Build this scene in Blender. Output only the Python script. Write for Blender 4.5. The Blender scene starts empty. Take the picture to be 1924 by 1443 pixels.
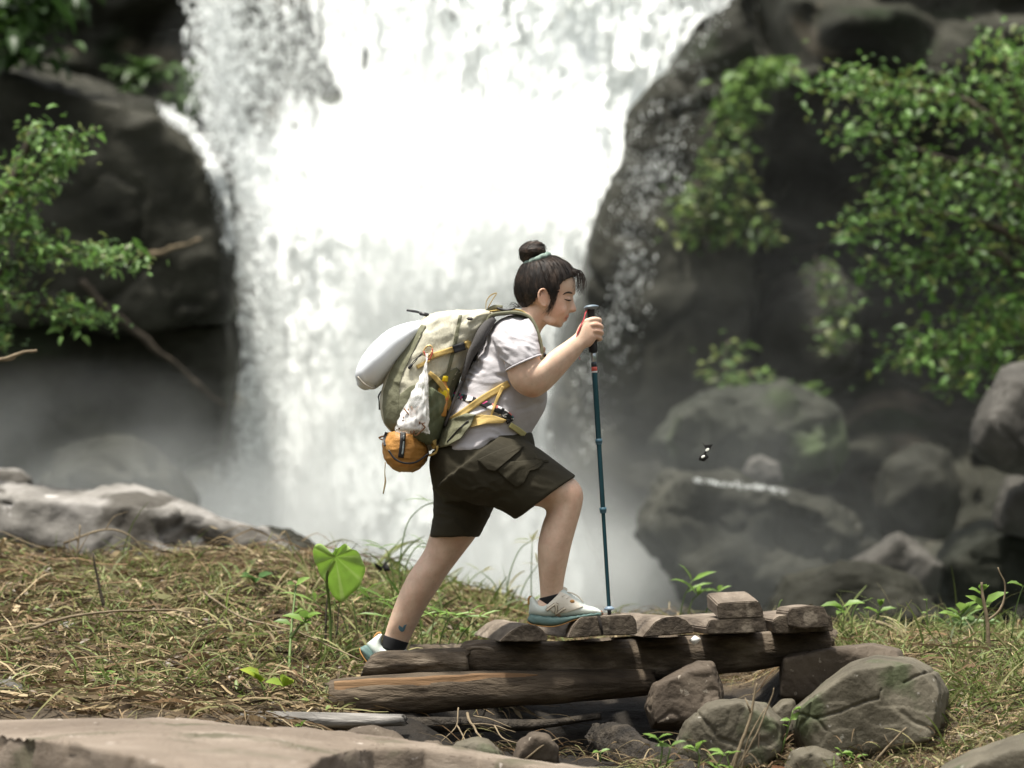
import bpy, bmesh, math, random
import numpy as np
from mathutils import Vector, Matrix
from mathutils.bvhtree import BVHTree
random.seed(7)
RNG = np.random.default_rng(11)
SC = bpy.context.scene
COL = SC.collection
# ---------------------------------------------------------------- photo pixel + depth -> real point in metres
S, D, ZC, HY, CX = 560., 10., .6, 1080., 962.
CAM = np.array((0., -D, ZC))
def P(px, py, y=0.):
    s = (D + y) / (D * S)
    return np.array(((px - CX) * s, y, ZC + (HY - py) * s))
def PX(V):
    s = (D + V[:, 1]) / (D * S)
    return np.stack([V[:, 0] / s + CX, HY - (V[:, 2] - ZC) / s], 1)
def PP(pts, y=0.):
    return [P(p[0], p[1], p[2] if len(p) > 2 else y) for p in pts]
# ---------------------------------------------------------------- numpy noise
def _h(ix, iy, iz, seed):
    n = (ix * 374761393 + iy * 668265263 + iz * 1274126177 + seed * 974634353) & 0xffffffff
    n = ((n ^ (n >> 13)) * 1274126177) & 0xffffffff
    n = ((n ^ (n >> 15)) * 2246822519) & 0xffffffff
    return ((n ^ (n >> 16)) & 0xffff) / 65535.
def vnoise(p, seed=0):
    p = np.asarray(p, float); i = np.floor(p).astype(np.int64); f = p - i
    f = f * f * f * (f * (f * 6 - 15) + 10); r = 0
    for dx in (0, 1):
        wx = f[:, 0] if dx else 1 - f[:, 0]
        for dy in (0, 1):
            wy = f[:, 1] if dy else 1 - f[:, 1]
            for dz in (0, 1):
                wz = f[:, 2] if dz else 1 - f[:, 2]
                r = r + wx * wy * wz * _h(i[:, 0] + dx, i[:, 1] + dy, i[:, 2] + dz, seed)
    return r * 2 - 1
def fbm(p, octs=4, seed=0, gain=.5):
    p = np.asarray(p, float); a, t, r = 1., 0., 0.
    for k in range(octs):
        r = r + a * vnoise(p * 2.03 ** k + 17.3 * k, seed + k); t += a; a *= gain
    return r / t
def sst(a, b, x):
    t = np.clip((x - a) / (b - a), 0, 1); return t * t * (3 - 2 * t)
# ---------------------------------------------------------------- mesh plumbing
def mesh_data(name, V, F, mat=None, smooth=True, cols=None, uv=None):
    V = np.asarray(V, float); me = bpy.data.meshes.new(name)
    if isinstance(F, np.ndarray):
        k = F.shape[1]
        me.vertices.add(len(V)); me.vertices.foreach_set('co', V.astype(np.float32).ravel())
        me.loops.add(F.size); me.loops.foreach_set('vertex_index', F.astype(np.int32).ravel())
        me.polygons.add(len(F)); me.polygons.foreach_set('loop_start', np.arange(0, F.size, k, dtype=np.int32))
        me.update(calc_edges=True); me.validate()
    else:
        me.from_pydata([tuple(v) for v in V], [], F)
    if smooth: me.polygons.foreach_set('use_smooth', np.ones(len(me.polygons), bool))
    if cols is not None:
        c = np.ones((len(V), 4), np.float32); c[:, :3] = cols
        a = me.color_attributes.new('Col', 'FLOAT_COLOR', 'POINT'); a.data.foreach_set('color', c.ravel())
    if mat: me.materials.append(mat)
    me.update()
    return me
def put(name, me, parent=None, loc=None):
    o = bpy.data.objects.new(name, me); COL.objects.link(o)
    if parent is not None:
        o.parent = parent
        o.matrix_parent_inverse = Matrix.Translation(-Vector(parent['_o'] if '_o' in parent else (0, 0, 0)))
        o['_o'] = (0., 0., 0.)
    elif loc is not None: o.location = loc; o['_o'] = tuple(loc)
    return o
def mk(name, V, F, mat, parent=None, smooth=True, cols=None):
    """one mesh object; a top-level one gets its origin at its base"""
    V = np.asarray(V, float)
    if parent is None:
        lo, hi = V.min(0), V.max(0); b = np.array(((lo[0] + hi[0]) / 2, (lo[1] + hi[1]) / 2, lo[2]))
        return put(name, mesh_data(name, V - b, F, mat, smooth, cols), None, tuple(b))
    return put(name, mesh_data(name, V, F, mat, smooth, cols), parent)
def tag(o, label=None, cat=None, group=None, kind=None):
    if label: o['label'] = label
    if cat: o['category'] = cat
    if group: o['group'] = group
    if kind: o['kind'] = kind
    return o
def thing(name, loc, label, cat, group=None):
    o = bpy.data.objects.new(name, None); COL.objects.link(o); o.location = tuple(loc); o['_o'] = tuple(float(v) for v in loc)
    o.empty_display_size = .05
    return tag(o, label, cat, group)
def join(*parts):
    V, F, n = [], [], 0
    for v, f in parts:
        V.append(np.asarray(v)); F += [[i + n for i in q] for q in (f.tolist() if isinstance(f, np.ndarray) else f)]; n += len(v)
    return np.concatenate(V), F
def mirror(vf):
    return np.asarray(vf[0]) * np.array((1, -1, 1)), [list(reversed(list(q))) for q in vf[1]]
# ---------------------------------------------------------------- shapes
def crom(A, sub):
    A = np.asarray(A, float)
    if sub <= 1 or len(A) < 3: return A
    E = np.vstack([2 * A[0] - A[1], A, 2 * A[-1] - A[-2]]); out = []
    for i in range(len(A) - 1):
        p0, p1, p2, p3 = E[i:i + 4]
        for t in np.arange(sub) / sub:
            out.append(.5 * (2 * p1 + (p2 - p0) * t + (2 * p0 - 5 * p1 + 4 * p2 - p3) * t * t + (3 * p1 - p0 - 3 * p2 + p3) * t ** 3))
    out.append(A[-1]); return np.array(out)
def skin(R, cap0=True, cap1=True):
    R = np.asarray(R); m, n = R.shape[:2]; V = R.reshape(-1, 3); F = []
    for i in range(m - 1):
        for j in range(n):
            k = (j + 1) % n; F.append([i * n + j, i * n + k, (i + 1) * n + k, (i + 1) * n + j])
    if cap0: F.append(list(range(n - 1, -1, -1)))
    if cap1: F.append([(m - 1) * n + j for j in range(n)])
    return V, F
def loft(rings, sub=4, n=28, e=2., cap0=True, cap1=True, dome=0, flip=False):
    """rings: ((x1,y1),(x2,y2),depth,half_depth_px) - the two silhouette points of each section in the photo"""
    A = np.array([[r[0][0], r[0][1], r[1][0], r[1][1], r[2], r[3]] for r in rings], float); A = crom(A, sub)
    th = np.arange(n) / n * 2 * np.pi; c, s = np.cos(th), np.sin(th)
    c, s = np.sign(c) * np.abs(c) ** (2 / e), np.sign(s) * np.abs(s) ** (2 / e); R = []
    for a in A:
        p1, p2 = P(a[0], a[1], a[4]), P(a[2], a[3], a[4]); m, u = (p1 + p2) / 2, (p2 - p1) / 2
        v = np.array((0, a[5] / S, 0)); R.append(m + np.outer(c, u) + np.outer(s, v))
    R = np.array(R)
    if dome:
        def end(r, q):
            m = r.mean(0); d = m - q.mean(0); d /= np.linalg.norm(d) + 1e-9; rad = np.linalg.norm(r - m, axis=1).mean() * dome
            return [m + (r - m) * k + d * rad * h for k, h in ((.9, .4), (.68, .72), (.36, .93), (.08, 1.))]
        R = np.array(end(R[0], R[1])[::-1] + list(R) + end(R[-1], R[-2]))
    V, F = skin(R, cap0, cap1)
    if flip: F = [q[::-1] for q in F]
    return V, F
def frames(pts):
    pts = np.asarray(pts, float); T = np.gradient(pts, axis=0); T /= np.linalg.norm(T, axis=1)[:, None] + 1e-12
    a = np.array((0, 0, 1.)) if abs(T[0][2]) < .9 else np.array((0, 1., 0)); N = []
    n = np.cross(T[0], a); n /= np.linalg.norm(n)
    for t in T:
        n = n - t * n.dot(t); n /= np.linalg.norm(n) + 1e-12; N.append(n)
    N = np.array(N); return T, N, np.cross(T, N)
def tube(pts, rad, n=8, sub=1, cap=True):
    pts = np.asarray(pts, float); rad = np.broadcast_to(np.asarray(rad, float), (len(pts),))
    q = crom(np.hstack([pts, rad[:, None]]), sub); pts, rad = q[:, :3], q[:, 3]
    T, N, B = frames(pts); th = np.arange(n) / n * 2 * np.pi
    R = pts[:, None] + rad[:, None, None] * (np.cos(th)[None, :, None] * N[:, None] + np.sin(th)[None, :, None] * B[:, None])
    return skin(R, cap, cap)
def chain(pts, rad, n=10, sub=4):
    """finger-like: rounded ends"""
    pts = np.asarray(pts, float); rad = np.broadcast_to(np.asarray(rad, float), (len(pts),))
    q = crom(np.hstack([pts, rad[:, None]]), sub); d0 = q[0, :3] - q[1, :3]; d1 = q[-1, :3] - q[-2, :3]
    d0 /= np.linalg.norm(d0); d1 /= np.linalg.norm(d1)
    a = [np.append(q[0, :3] + d0 * q[0, 3] * h, q[0, 3] * k) for h, k in ((1, .1), (.8, .6), (.4, .92))]
    b = [np.append(q[-1, :3] + d1 * q[-1, 3] * h, q[-1, 3] * k) for h, k in ((.4, .92), (.8, .6), (1, .1))]
    q = np.vstack([a, q, b]); return tube(q[:, :3], q[:, 3], n)
def strap(pts, width, thick, wdir=(0, 1, 0), sub=4):
    """flat webbing along 3-D points; wdir = direction of its width"""
    pts = crom(np.asarray(pts, float), sub); T = np.gradient(pts, axis=0); T /= np.linalg.norm(T, axis=1)[:, None] + 1e-12
    w = np.asarray(wdir, float); w = np.broadcast_to(w, pts.shape); w = w - T * (w * T).sum(1)[:, None]; w = w / (np.linalg.norm(w, axis=1)[:, None] + 1e-12)
    nn = np.cross(T, w); width = np.broadcast_to(np.asarray(width, float), (len(pts),))[:, None]
    R = np.stack([pts + w * width / 2 + nn * thick / 2, pts - w * width / 2 + nn * thick / 2, pts - w * width / 2 - nn * thick / 2, pts + w * width / 2 - nn * thick / 2], 1)
    return skin(R)
def box(c, sz, rot=None, bev=0.):
    bm = bmesh.new(); bmesh.ops.create_cube(bm, size=1.)
    for v in bm.verts: v.co = Vector((v.co.x * sz[0], v.co.y * sz[1], v.co.z * sz[2]))
    if bev: bmesh.ops.bevel(bm, geom=bm.edges[:], offset=bev, segments=2, affect='EDGES')
    V, F = bm_out(bm)
    if rot is not None: V = V @ np.array(rot).T
    return V + np.asarray(c), F
def bm_out(bm):
    bm.verts.ensure_lookup_table(); bm.verts.index_update()
    V = np.array([v.co[:] for v in bm.verts]); F = [[v.index for v in f.verts] for f in bm.faces]; bm.free(); return V, F
def bm_in(V, F):
    bm = bmesh.new(); vs = [bm.verts.new(tuple(v)) for v in V]
    for f in F:
        try: bm.faces.new([vs[i] for i in f])
        except ValueError: pass
    return bm
def ball(c, r, sub=3, rot=None):
    bm = bmesh.new(); bmesh.ops.create_icosphere(bm, subdivisions=sub, radius=1.); V, F = bm_out(bm)
    V = V * np.broadcast_to(np.asarray(r, float), (3,))
    if rot is not None: V = V @ np.array(rot).T
    return V + np.asarray(c), F
def roty(a):
    c, s = math.cos(a), math.sin(a); return np.array(((c, 0, s), (0, 1, 0), (-s, 0, c)))
def prism(poly, y0, y1, bev=.006, taper=1., cuts=0):
    """outline in photo pixels (at depth y0), real thickness from y0 to y1"""
    bm = bmesh.new(); m = P(*np.mean(poly, 0), y0)
    a = [bm.verts.new(tuple(P(x, y, y0))) for x, y in poly]
    b = [bm.verts.new(tuple(m + (P(x, y, y0) - m) * taper + np.array((0, y1 - y0, 0)))) for x, y in poly]
    n = len(poly); bm.faces.new(a); bm.faces.new(b[::-1])
    for i in range(n): bm.faces.new((a[i], b[i], b[(i + 1) % n], a[(i + 1) % n]))
    bmesh.ops.recalc_face_normals(bm, faces=bm.faces[:])
    if bev: bmesh.ops.bevel(bm, geom=bm.edges[:], offset=bev, segments=2, affect='EDGES')
    return bm_out(bm)
def voxel(parts, size, smooth=0, keep=None):
    """weld closed shells into one continuous skin; keep(V)->0..1 shields detail from the smoothing"""
    V, F = join(*parts); me = mesh_data('tmp', V, F); o = bpy.data.objects.new('tmp', me); COL.objects.link(o)
    m = o.modifiers.new('r', 'REMESH'); m.mode = 'VOXEL'; m.voxel_size = size; m.adaptivity = 0
    dg = bpy.context.evaluated_depsgraph_get(); ev = o.evaluated_get(dg); r = ev.to_mesh()
    V = np.empty(len(r.vertices) * 3); r.vertices.foreach_get('co', V); V = V.reshape(-1, 3)
    L = np.empty(len(r.loops), np.int32); r.loops.foreach_get('vertex_index', L); F = L.reshape(-1, 4) if len(L) == 4 * len(r.polygons) else None
    if F is None: F = [list(p.vertices) for p in r.polygons]
    ev.to_mesh_clear(); bpy.data.objects.remove(o); bpy.data.meshes.remove(me)
    return lap(V, F, smooth, keep), F
def lap(V, F, it, keep=None, lam=.5):
    if not it: return V
    F = np.asarray(F); E = np.vstack([F[:, [0, 1]], F[:, [1, 2]], F[:, [2, 3]], F[:, [3, 0]]]); n = len(V)
    E = np.vstack([E, E[:, ::-1]]); deg = np.bincount(E[:, 0], minlength=n).clip(1)
    k = 1. if keep is None else (1 - keep(V))[:, None]
    for _ in range(it):
        M = np.stack([np.bincount(E[:, 0], V[E[:, 1], c], n) for c in range(3)], 1) / deg[:, None]
        V = V + (M - V) * lam * k
    return V
def normals(V, F):
    me = mesh_data('n', V, F); N = np.empty(len(V) * 3, np.float32); me.vertices.foreach_get('normal', N); bpy.data.meshes.remove(me)
    return N.reshape(-1, 3).astype(float)
def bulge(V, F, amt):
    return V + normals(V, F) * np.asarray(amt).reshape(-1, 1)
def bvh(V, F):
    return BVHTree.FromPolygons([tuple(v) for v in V], [list(map(int, f)) for f in F])
def hit(t, px, py):
    d = Vector(P(px, py, 0) - CAM).normalized(); h = t.ray_cast(Vector(CAM), d)
    return (np.array(h[0]), np.array(h[1])) if h[0] is not None else (None, None)
def inpoly(Q, poly):
    x, y = Q[:, 0], Q[:, 1]; r = np.zeros(len(Q), bool); n = len(poly)
    for i in range(n):
        (x1, y1), (x2, y2) = poly[i], poly[(i + 1) % n]
        c = ((y1 > y) != (y2 > y)) & (x < (x2 - x1) * (y - y1) / ((y2 - y1) or 1e-9) + x1); r ^= c
    return r
def strip(t, path, width, off=.002, thick=.004, n=30, fall=0.):
    """webbing or print laid on a surface t along a path seen in the photo"""
    q = crom(np.asarray(path, float), 8); L = np.r_[0, np.cumsum(np.linalg.norm(np.diff(q[:, :2], axis=0), axis=1))]
    u = np.linspace(0, L[-1], n); q = np.stack([np.interp(u, L, q[:, i]) for i in range(2)], 1)
    T = np.gradient(q, axis=0); T /= np.linalg.norm(T, axis=1)[:, None]; Nn = np.stack([-T[:, 1], T[:, 0]], 1)
    w = np.interp(u, np.linspace(0, L[-1], len(np.atleast_1d(width))), np.atleast_1d(width)) if np.ndim(width) else np.full(n, width)
    cols = 5; Y = np.full((n, cols), np.nan)
    Q = np.stack([q + Nn * (w / 2 * k)[:, None] for k in np.linspace(-1, 1, cols)], 1)
    for i in range(n):
        for j in range(cols):
            p, _ = hit(t, *Q[i, j])
            if p is not None: Y[i, j] = p[1]
    flat = Y.ravel(); ok = ~np.isnan(flat); idx = np.arange(len(flat)); flat = np.interp(idx, idx[ok], flat[ok]) if ok.any() else np.full(len(flat), fall)
    Y = flat.reshape(n, cols); Ym = Y.mean(1); k = np.ones(3) / 3; Ym = np.convolve(np.pad(Ym, 1, 'edge'), k, 'valid'); Y = np.minimum(Ym[:, None] * .5 + Y * .5, Ym[:, None])
    top = np.array([[P(*Q[i, j], Y[i, j] - off - thick) for j in range(cols)] for i in range(n)])
    bot = np.array([[P(*Q[i, j], Y[i, j] + .002) for j in range(cols)] for i in range(n)])
    R = np.concatenate([top, bot[:, ::-1]], 1); return skin(R)
def patch(t, poly, off=.003, thick=.004, step=2.):
    """a panel with the photo's outline, raised on the surface t"""
    poly = np.asarray(poly, float); c = poly.mean(0); K = max(3, int(np.abs(poly - c).max() / step / 2)); per = []
    for i in range(len(poly)):
        a, b = poly[i], poly[(i + 1) % len(poly)]; m = max(2, int(np.linalg.norm(b - a) / step / 2))
        per += [a + (b - a) * j / m for j in range(m)]
    per = np.array(per); n = len(per); lay = []
    ks = np.r_[np.linspace(.02, 1, K)]; last = None
    for k in ks:
        row = []
        for p in per:
            q = c + (p - c) * k; h, nn = hit(t, *q)
            y = h[1] if h is not None else (last if last is not None else 0.); last = y; row.append((q[0], q[1], y))
        lay.append(row)
    A = np.array(lay); Ysm = A[:, :, 2]
    for _ in range(2): Ysm = (np.roll(Ysm, 1, 1) + 2 * Ysm + np.roll(Ysm, -1, 1)) / 4
    A[:, :, 2] = np.minimum(A[:, :, 2], Ysm)
    R = [[P(x, y, d - off - thick) for x, y, d in row] for row in A] + [[P(x, y, d + .004) for x, y, d in A[-1]]]
    return skin(np.array(R), True, False)
def rock(outline, y0, thick, seed, amp=.03, res=48, smooth=3, flat=None, lay=None, fr=1., boxy=.72, cracks=()):
    bm = bmesh.new(); o = np.asarray(outline, float); c = o.mean(0); r = np.random.default_rng(seed)
    for k, f, j in ((0, 1., 0.), (-.36, .95, .04), (-.5, boxy, .07), (.36, .95, .04), (.5, boxy, .07)):
        for p in o:
            q = c + (p - c) * f * (1 + r.uniform(-j, j)); bm.verts.new(tuple(P(q[0], q[1], y0 + k * thick + r.uniform(-j, j) * thick)))
    bmesh.ops.convex_hull(bm, input=bm.verts[:]); loose = [v for v in bm.verts if not v.link_faces]; bmesh.ops.delete(bm, geom=loose, context='VERTS')
    V, F = bm_out(bm); ext = (V.max(0) - V.min(0)).max(); V, F = voxel([(V, F)], ext / res, smooth)
    q = V / ext * fr; n = fbm(q * 3.2, 5, seed); rid = 1 - np.abs(fbm(q * 2.6 + 5, 3, seed + 9)); crack = -sst(.93, 1., rid)
    fac = np.round(fbm(q * 2.2 + 40, 2, seed + 6) * 5) / 5; d = n * amp * ext + crack * amp * ext * .6 + fbm(q * 14, 4, seed + 4) * amp * ext * .22 + fac * amp * ext * 1.3
    if lay: d = d + np.sin((V[:, 2] / ext * lay + n * .8) * 6.28) * amp * ext * .35
    if cracks:
        Q = PX(V)
        for c in cracks:
            for (x1, y1), (x2, y2) in zip(c[:-1], c[1:]):
                u = np.array((x2 - x1, y2 - y1), float); t = np.clip(((Q - (x1, y1)) @ u) / (u @ u), 0, 1); dd = np.linalg.norm(Q - (x1, y1) - t[:, None] * u + np.stack([vnoise(V * 60, 3), vnoise(V * 60, 4)], 1) * 1.2, axis=1); d = d - .007 * np.exp(-(dd / 2.2) ** 2)
    return bulge(V, F, d), F
def sort_leaf(N, pos, d, up, L, W, fold=.25):
    """N folded leaves as 6-vertex blades"""
    d = d / np.linalg.norm(d, axis=1)[:, None]; s = np.cross(d, up); s /= np.linalg.norm(s, axis=1)[:, None] + 1e-9; u = np.cross(s, d)
    L = np.asarray(L)[:, None]; W = np.asarray(W)[:, None]
    b = pos; m1 = pos + d * L * .35 - u * 0; m2 = pos + d * L * .7 - u * L * .04; t = pos + d * L - u * L * .16
    l1 = m1 + s * W * .5 + u * W * fold; r1 = m1 - s * W * .5 + u * W * fold
    l2 = m2 + s * W * .36 + u * W * fold * .7; r2 = m2 - s * W * .36 + u * W * fold * .7
    V = np.stack([b, l1, m1, r1, l2, m2, r2, t], 1).reshape(-1, 3)
    f = np.array(((0, 2, 1), (0, 3, 2), (1, 2, 5), (1, 5, 4), (2, 3, 6), (2, 6, 5), (4, 5, 7), (5, 6, 7)))
    F = (f[None] + (np.arange(N) * 8)[:, None, None]).reshape(-1, 3); return V, F
def rnd_dir(n, r):
    v = r.normal(size=(n, 3)); return v / np.linalg.norm(v, axis=1)[:, None]
# ---------------------------------------------------------------- materials
def C(r, g=None, b=None):
    if g is None: r, g, b = r
    return (r, g, b, 1.)
def srgb(h):
    v = [int(h[i:i + 2], 16) / 255 for i in (0, 2, 4)]; return tuple(x / 12.92 if x < .04045 else ((x + .055) / 1.055) ** 2.4 for x in v)
MATS = {}
def pm(name, cols, scale=8., stretch=(1, 1, 1), rough=.8, bump=.3, bscale=None, bstretch=None, detail=6., dist=.01, spec=.3, col_attr=False, sss=0., trans=0., pos=None, spots=None, metal=0., rough2=None, rot=(0, 0, 0), coat=0.):
    """procedural material: noise colour ramp + noise bump. spots=(colour, scale, threshold, softness)"""
    m = bpy.data.materials.new(name); m.use_nodes = True; nt = m.node_tree; N = nt.nodes; Lk = nt.links.new; b = N['Principled BSDF']
    tc = N.new('ShaderNodeTexCoord'); mp = N.new('ShaderNodeMapping'); mp.inputs['Scale'].default_value = stretch; mp.inputs['Rotation'].default_value = rot
    Lk(tc.outputs['Object'], mp.inputs['Vector'])
    nz = N.new('ShaderNodeTexNoise'); nz.inputs['Scale'].default_value = scale; nz.inputs['Detail'].default_value = detail; nz.inputs['Roughness'].default_value = .62
    Lk(mp.outputs[0], nz.inputs['Vector'])
    rp = N.new('ShaderNodeValToRGB'); el = rp.color_ramp.elements; k = len(cols); pos = pos or ([.32 + .36 * i / max(1, k - 1) for i in range(k)])
    while len(el) < k: el.new(.5)
    while len(el) > max(k, 1): el.remove(el[-1])
    for i, c in enumerate(cols): el[i].position = pos[i]; el[i].color = C(c)
    Lk(nz.outputs['Fac'], rp.inputs['Fac']); out = rp.outputs['Color']
    if col_attr:
        at = N.new('ShaderNodeAttribute'); at.attribute_name = 'Col'; mx = N.new('ShaderNodeMix'); mx.data_type = 'RGBA'; mx.blend_type = 'MULTIPLY'
        mx.inputs['Factor'].default_value = 1.; Lk(at.outputs['Color'], mx.inputs[6]); Lk(out, mx.inputs[7]); out = mx.outputs[2]
    for sp in (spots or []):
        n2 = N.new('ShaderNodeTexNoise'); n2.inputs['Scale'].default_value = sp[1]; n2.inputs['Detail'].default_value = 5; Lk(mp.outputs[0], n2.inputs['Vector'])
        mr = N.new('ShaderNodeMapRange'); mr.inputs[1].default_value = sp[2]; mr.inputs[2].default_value = sp[2] + sp[3]; Lk(n2.outputs['Fac'], mr.inputs[0])
        mx = N.new('ShaderNodeMix'); mx.data_type = 'RGBA'; Lk(mr.outputs[0], mx.inputs['Factor']); Lk(out, mx.inputs[6]); mx.inputs[7].default_value = C(sp[0]); out = mx.outputs[2]
    Lk(out, b.inputs['Base Color'])
    b.inputs['Roughness'].default_value = rough; b.inputs['Specular IOR Level'].default_value = spec; b.inputs['Metallic'].default_value = metal; b.inputs['Coat Weight'].default_value = coat
    if rough2 is not None:
        mr = N.new('ShaderNodeMapRange'); mr.inputs[1].default_value = .35; mr.inputs[2].default_value = .65; mr.inputs[3].default_value = rough; mr.inputs[4].default_value = rough2
        Lk(nz.outputs['Fac'], mr.inputs[0]); Lk(mr.outputs[0], b.inputs['Roughness'])
    if sss:
        b.inputs['Subsurface Weight'].default_value = sss; b.inputs['Subsurface Radius'].default_value = (.012, .005, .003); b.inputs['Subsurface Scale'].default_value = 1.
    if bump:
        mb = N.new('ShaderNodeMapping'); mb.inputs['Scale'].default_value = bstretch or stretch; mb.inputs['Rotation'].default_value = rot; Lk(tc.outputs['Object'], mb.inputs['Vector'])
        n3 = N.new('ShaderNodeTexNoise'); n3.inputs['Scale'].default_value = bscale or scale * 3; n3.inputs['Detail'].default_value = 8; n3.inputs['Roughness'].default_value = .6
        Lk(mb.outputs[0], n3.inputs['Vector']); bp = N.new('ShaderNodeBump'); bp.inputs['Strength'].default_value = bump; bp.inputs['Distance'].default_value = dist
        Lk(n3.outputs['Fac'], bp.inputs['Height']); Lk(bp.outputs[0], b.inputs['Normal'])
    if trans:
        tr = N.new('ShaderNodeBsdfTranslucent'); Lk(out, tr.inputs['Color']); ms = N.new('ShaderNodeMixShader'); ms.inputs[0].default_value = trans
        o = N['Material Output']; Lk(b.outputs[0], ms.inputs[1]); Lk(tr.outputs[0], ms.inputs[2]); Lk(ms.outputs[0], o.inputs['Surface'])
    MATS[name] = m; return m
def flat(name, c, rough=.6, metal=0., spec=.4, var=.12, bump=.0, scale=30):
    c = np.array(c); return pm(name, [c * (1 - var), c * (1 + var)], scale, rough=rough, metal=metal, spec=spec, bump=bump)
# ================================================================ camera, light
cd = bpy.data.cameras.new('camera'); cam = bpy.data.objects.new('camera', cd); COL.objects.link(cam); SC.camera = cam
cam.location = tuple(CAM); cam.rotation_euler = (math.pi / 2, 0, 0); cd.sensor_width = 36; cd.lens = 36 * D / (1924 / S)
cd.shift_y = (HY - 721.5) / 1924; cd.clip_end = 500; cd.dof.use_dof = True; cd.dof.focus_distance = D - .1; cd.dof.aperture_fstop = 2.3
TO_SUN = Vector((-.16, -.17, 1.)).normalized()
w = bpy.data.worlds.new('World'); SC.world = w; w.use_nodes = True; nt = w.node_tree; bg = nt.nodes['Background']
sky = nt.nodes.new('ShaderNodeTexSky'); sky.sky_type = 'NISHITA'; sky.sun_disc = False; sky.sun_elevation = math.asin(TO_SUN.z); sky.sun_rotation = math.atan2(TO_SUN.x, TO_SUN.y)
sky.air_density = 1.; sky.dust_density = 4.; sky.ozone_density = .5
hs = nt.nodes.new('ShaderNodeHueSaturation'); hs.inputs['Saturation'].default_value = .22; nt.links.new(sky.outputs[0], hs.inputs['Color']); nt.links.new(hs.outputs[0], bg.inputs['Color'])
bg.inputs['Strength'].default_value = .095
sl = bpy.data.lights.new('sun', 'SUN'); sun = bpy.data.objects.new('sun', sl); COL.objects.link(sun); sl.energy = 3.2; sl.angle = math.radians(5.); sl.color = (1., .95, .86)
sun.location = (-4, -6, 14); sun.rotation_euler = TO_SUN.to_track_quat('Z', 'Y').to_euler()
vs = SC.view_settings; SC.display_settings.display_device = 'sRGB'; vs.view_transform = 'Standard'; vs.look = 'None'; vs.exposure = 1.25; vs.gamma = 1.
cy = SC.cycles; cy.use_denoising = True; cy.max_bounces = 8; cy.diffuse_bounces = 4; cy.transparent_max_bounces = 12; cy.volume_bounces = 1; cy.volume_step_rate = 4; cy.sample_clamp_indirect = 6.
# ================================================================ materials of the setting
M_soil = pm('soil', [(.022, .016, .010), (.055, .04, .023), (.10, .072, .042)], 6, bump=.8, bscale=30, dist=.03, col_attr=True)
M_cliff = pm('wet_cliff', [(.012, .0128, .0088), (.0315, .0315, .0232), (.070, .067, .052)], .5, (1, 1, 1.6), spec=.14, rough=.85, bump=.7, bscale=2.5, dist=.15, spots=[((.013, .022, .008), .55, .56, .1), ((.15, .127, .094), .9, .60, .10)], rough2=.65)
M_wet = pm('wet_boulder', [(.0092, .0094, .0064), (.0228, .0226, .0160), (.047, .0455, .034)], 1.1, (1, 1, 1.4), spec=.14, rough=.8, bump=.6, bscale=5, dist=.06, spots=[((.016, .024, .010), .9, .6, .12)], rough2=.6)
M_mossy = pm('mossy_boulder', [(.008, .010, .005), (.018, .020, .0125), (.034, .034, .024)], 1.3, rough=.8, bump=.6, bscale=6, dist=.05, spots=[((.035, .055, .015), 1.1, .55, .1)])
M_pale = pm('pale_boulder', [(.075, .07, .06), (.17, .16, .143), (.30, .285, .265)], 1.8, (1, 1, 1.2), rough=.75, bump=.6, bscale=6, dist=.04, spots=[((.06, .054, .044), 1.6, .54, .05), ((.42, .40, .38), 5, .66, .05)])
M_grey = pm('grey_boulder', [(.03, .0285, .024), (.06, .056, .048), (.11, .104, .092)], 2.2, (1.3, 1, .7), rough=.8, bump=.6, bscale=9, dist=.03)
M_river = pm('river_stone', [(.052, .045, .030), (.09, .079, .055), (.138, .122, .088)], 3.6, rough=.72, bump=.45, bscale=45, dist=.012, spots=[((.052, .060, .028), 5, .56, .1), ((.24, .225, .19), 26, .68, .03)])
M_brownstone = pm('brown_stone', [(.045, .034, .024), (.078, .06, .043), (.115, .092, .067)], 5, rough=.78, bump=.5, bscale=50, dist=.01, spots=[((.22, .19, .15), 34, .67, .03)])
M_slab = pm('sandstone', [(.11, .086, .064), (.155, .124, .094), (.21, .174, .137)], 2.2, (1, 1, 2.4), rough=.75, bump=.5, bscale=38, dist=.008, spots=[((.085, .075, .048), 3.2, .58, .08), ((.33, .29, .25), 20, .68, .03), ((.08, .058, .042), 60, .64, .04)])
M_water = bpy.data.materials.new('white_water'); M_water.use_nodes = True
_b = M_water.node_tree.nodes['Principled BSDF']; _b.inputs['Base Color'].default_value = (.90, .925, .91, 1); _b.inputs['Roughness'].default_value = .45; _b.inputs['Specular IOR Level'].default_value = .3
_n = M_water.node_tree.nodes; _l = M_water.node_tree.links.new; _t = _n.new('ShaderNodeBsdfTranslucent'); _t.inputs[0].default_value = (.9, .93, .92, 1); _m = _n.new('ShaderNodeMixShader'); _m.inputs[0].default_value = .3
_l(_b.outputs[0], _m.inputs[1]); _l(_t.outputs[0], _m.inputs[2]); _l(_m.outputs[0], _n['Material Output'].inputs[0])
M_pool = pm('pool_water', [(.05, .06, .055), (.12, .14, .13)], 1.2, rough=.15, bump=.4, bscale=6, dist=.05, spec=.5)
M_straw = pm('straw', [(.75, .75, .75), (1.1, 1.1, 1.1)], 9, rough=.8, bump=0, col_attr=True, trans=.15)
M_blade = pm('grass_blade', [(.8, .8, .8), (1.15, 1.15, 1.15)], 6, rough=.55, bump=0, col_attr=True, trans=.35)
M_leaf = pm('leaf', [(.75, .75, .75), (1.2, 1.2, 1.2)], 5, rough=.45, bump=0, col_attr=True, trans=.38, spec=.4)
M_bark = pm('bark', [(.03, .024, .016), (.075, .06, .042)], 14, (1, 1, .3), bump=.6, bscale=40)
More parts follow.
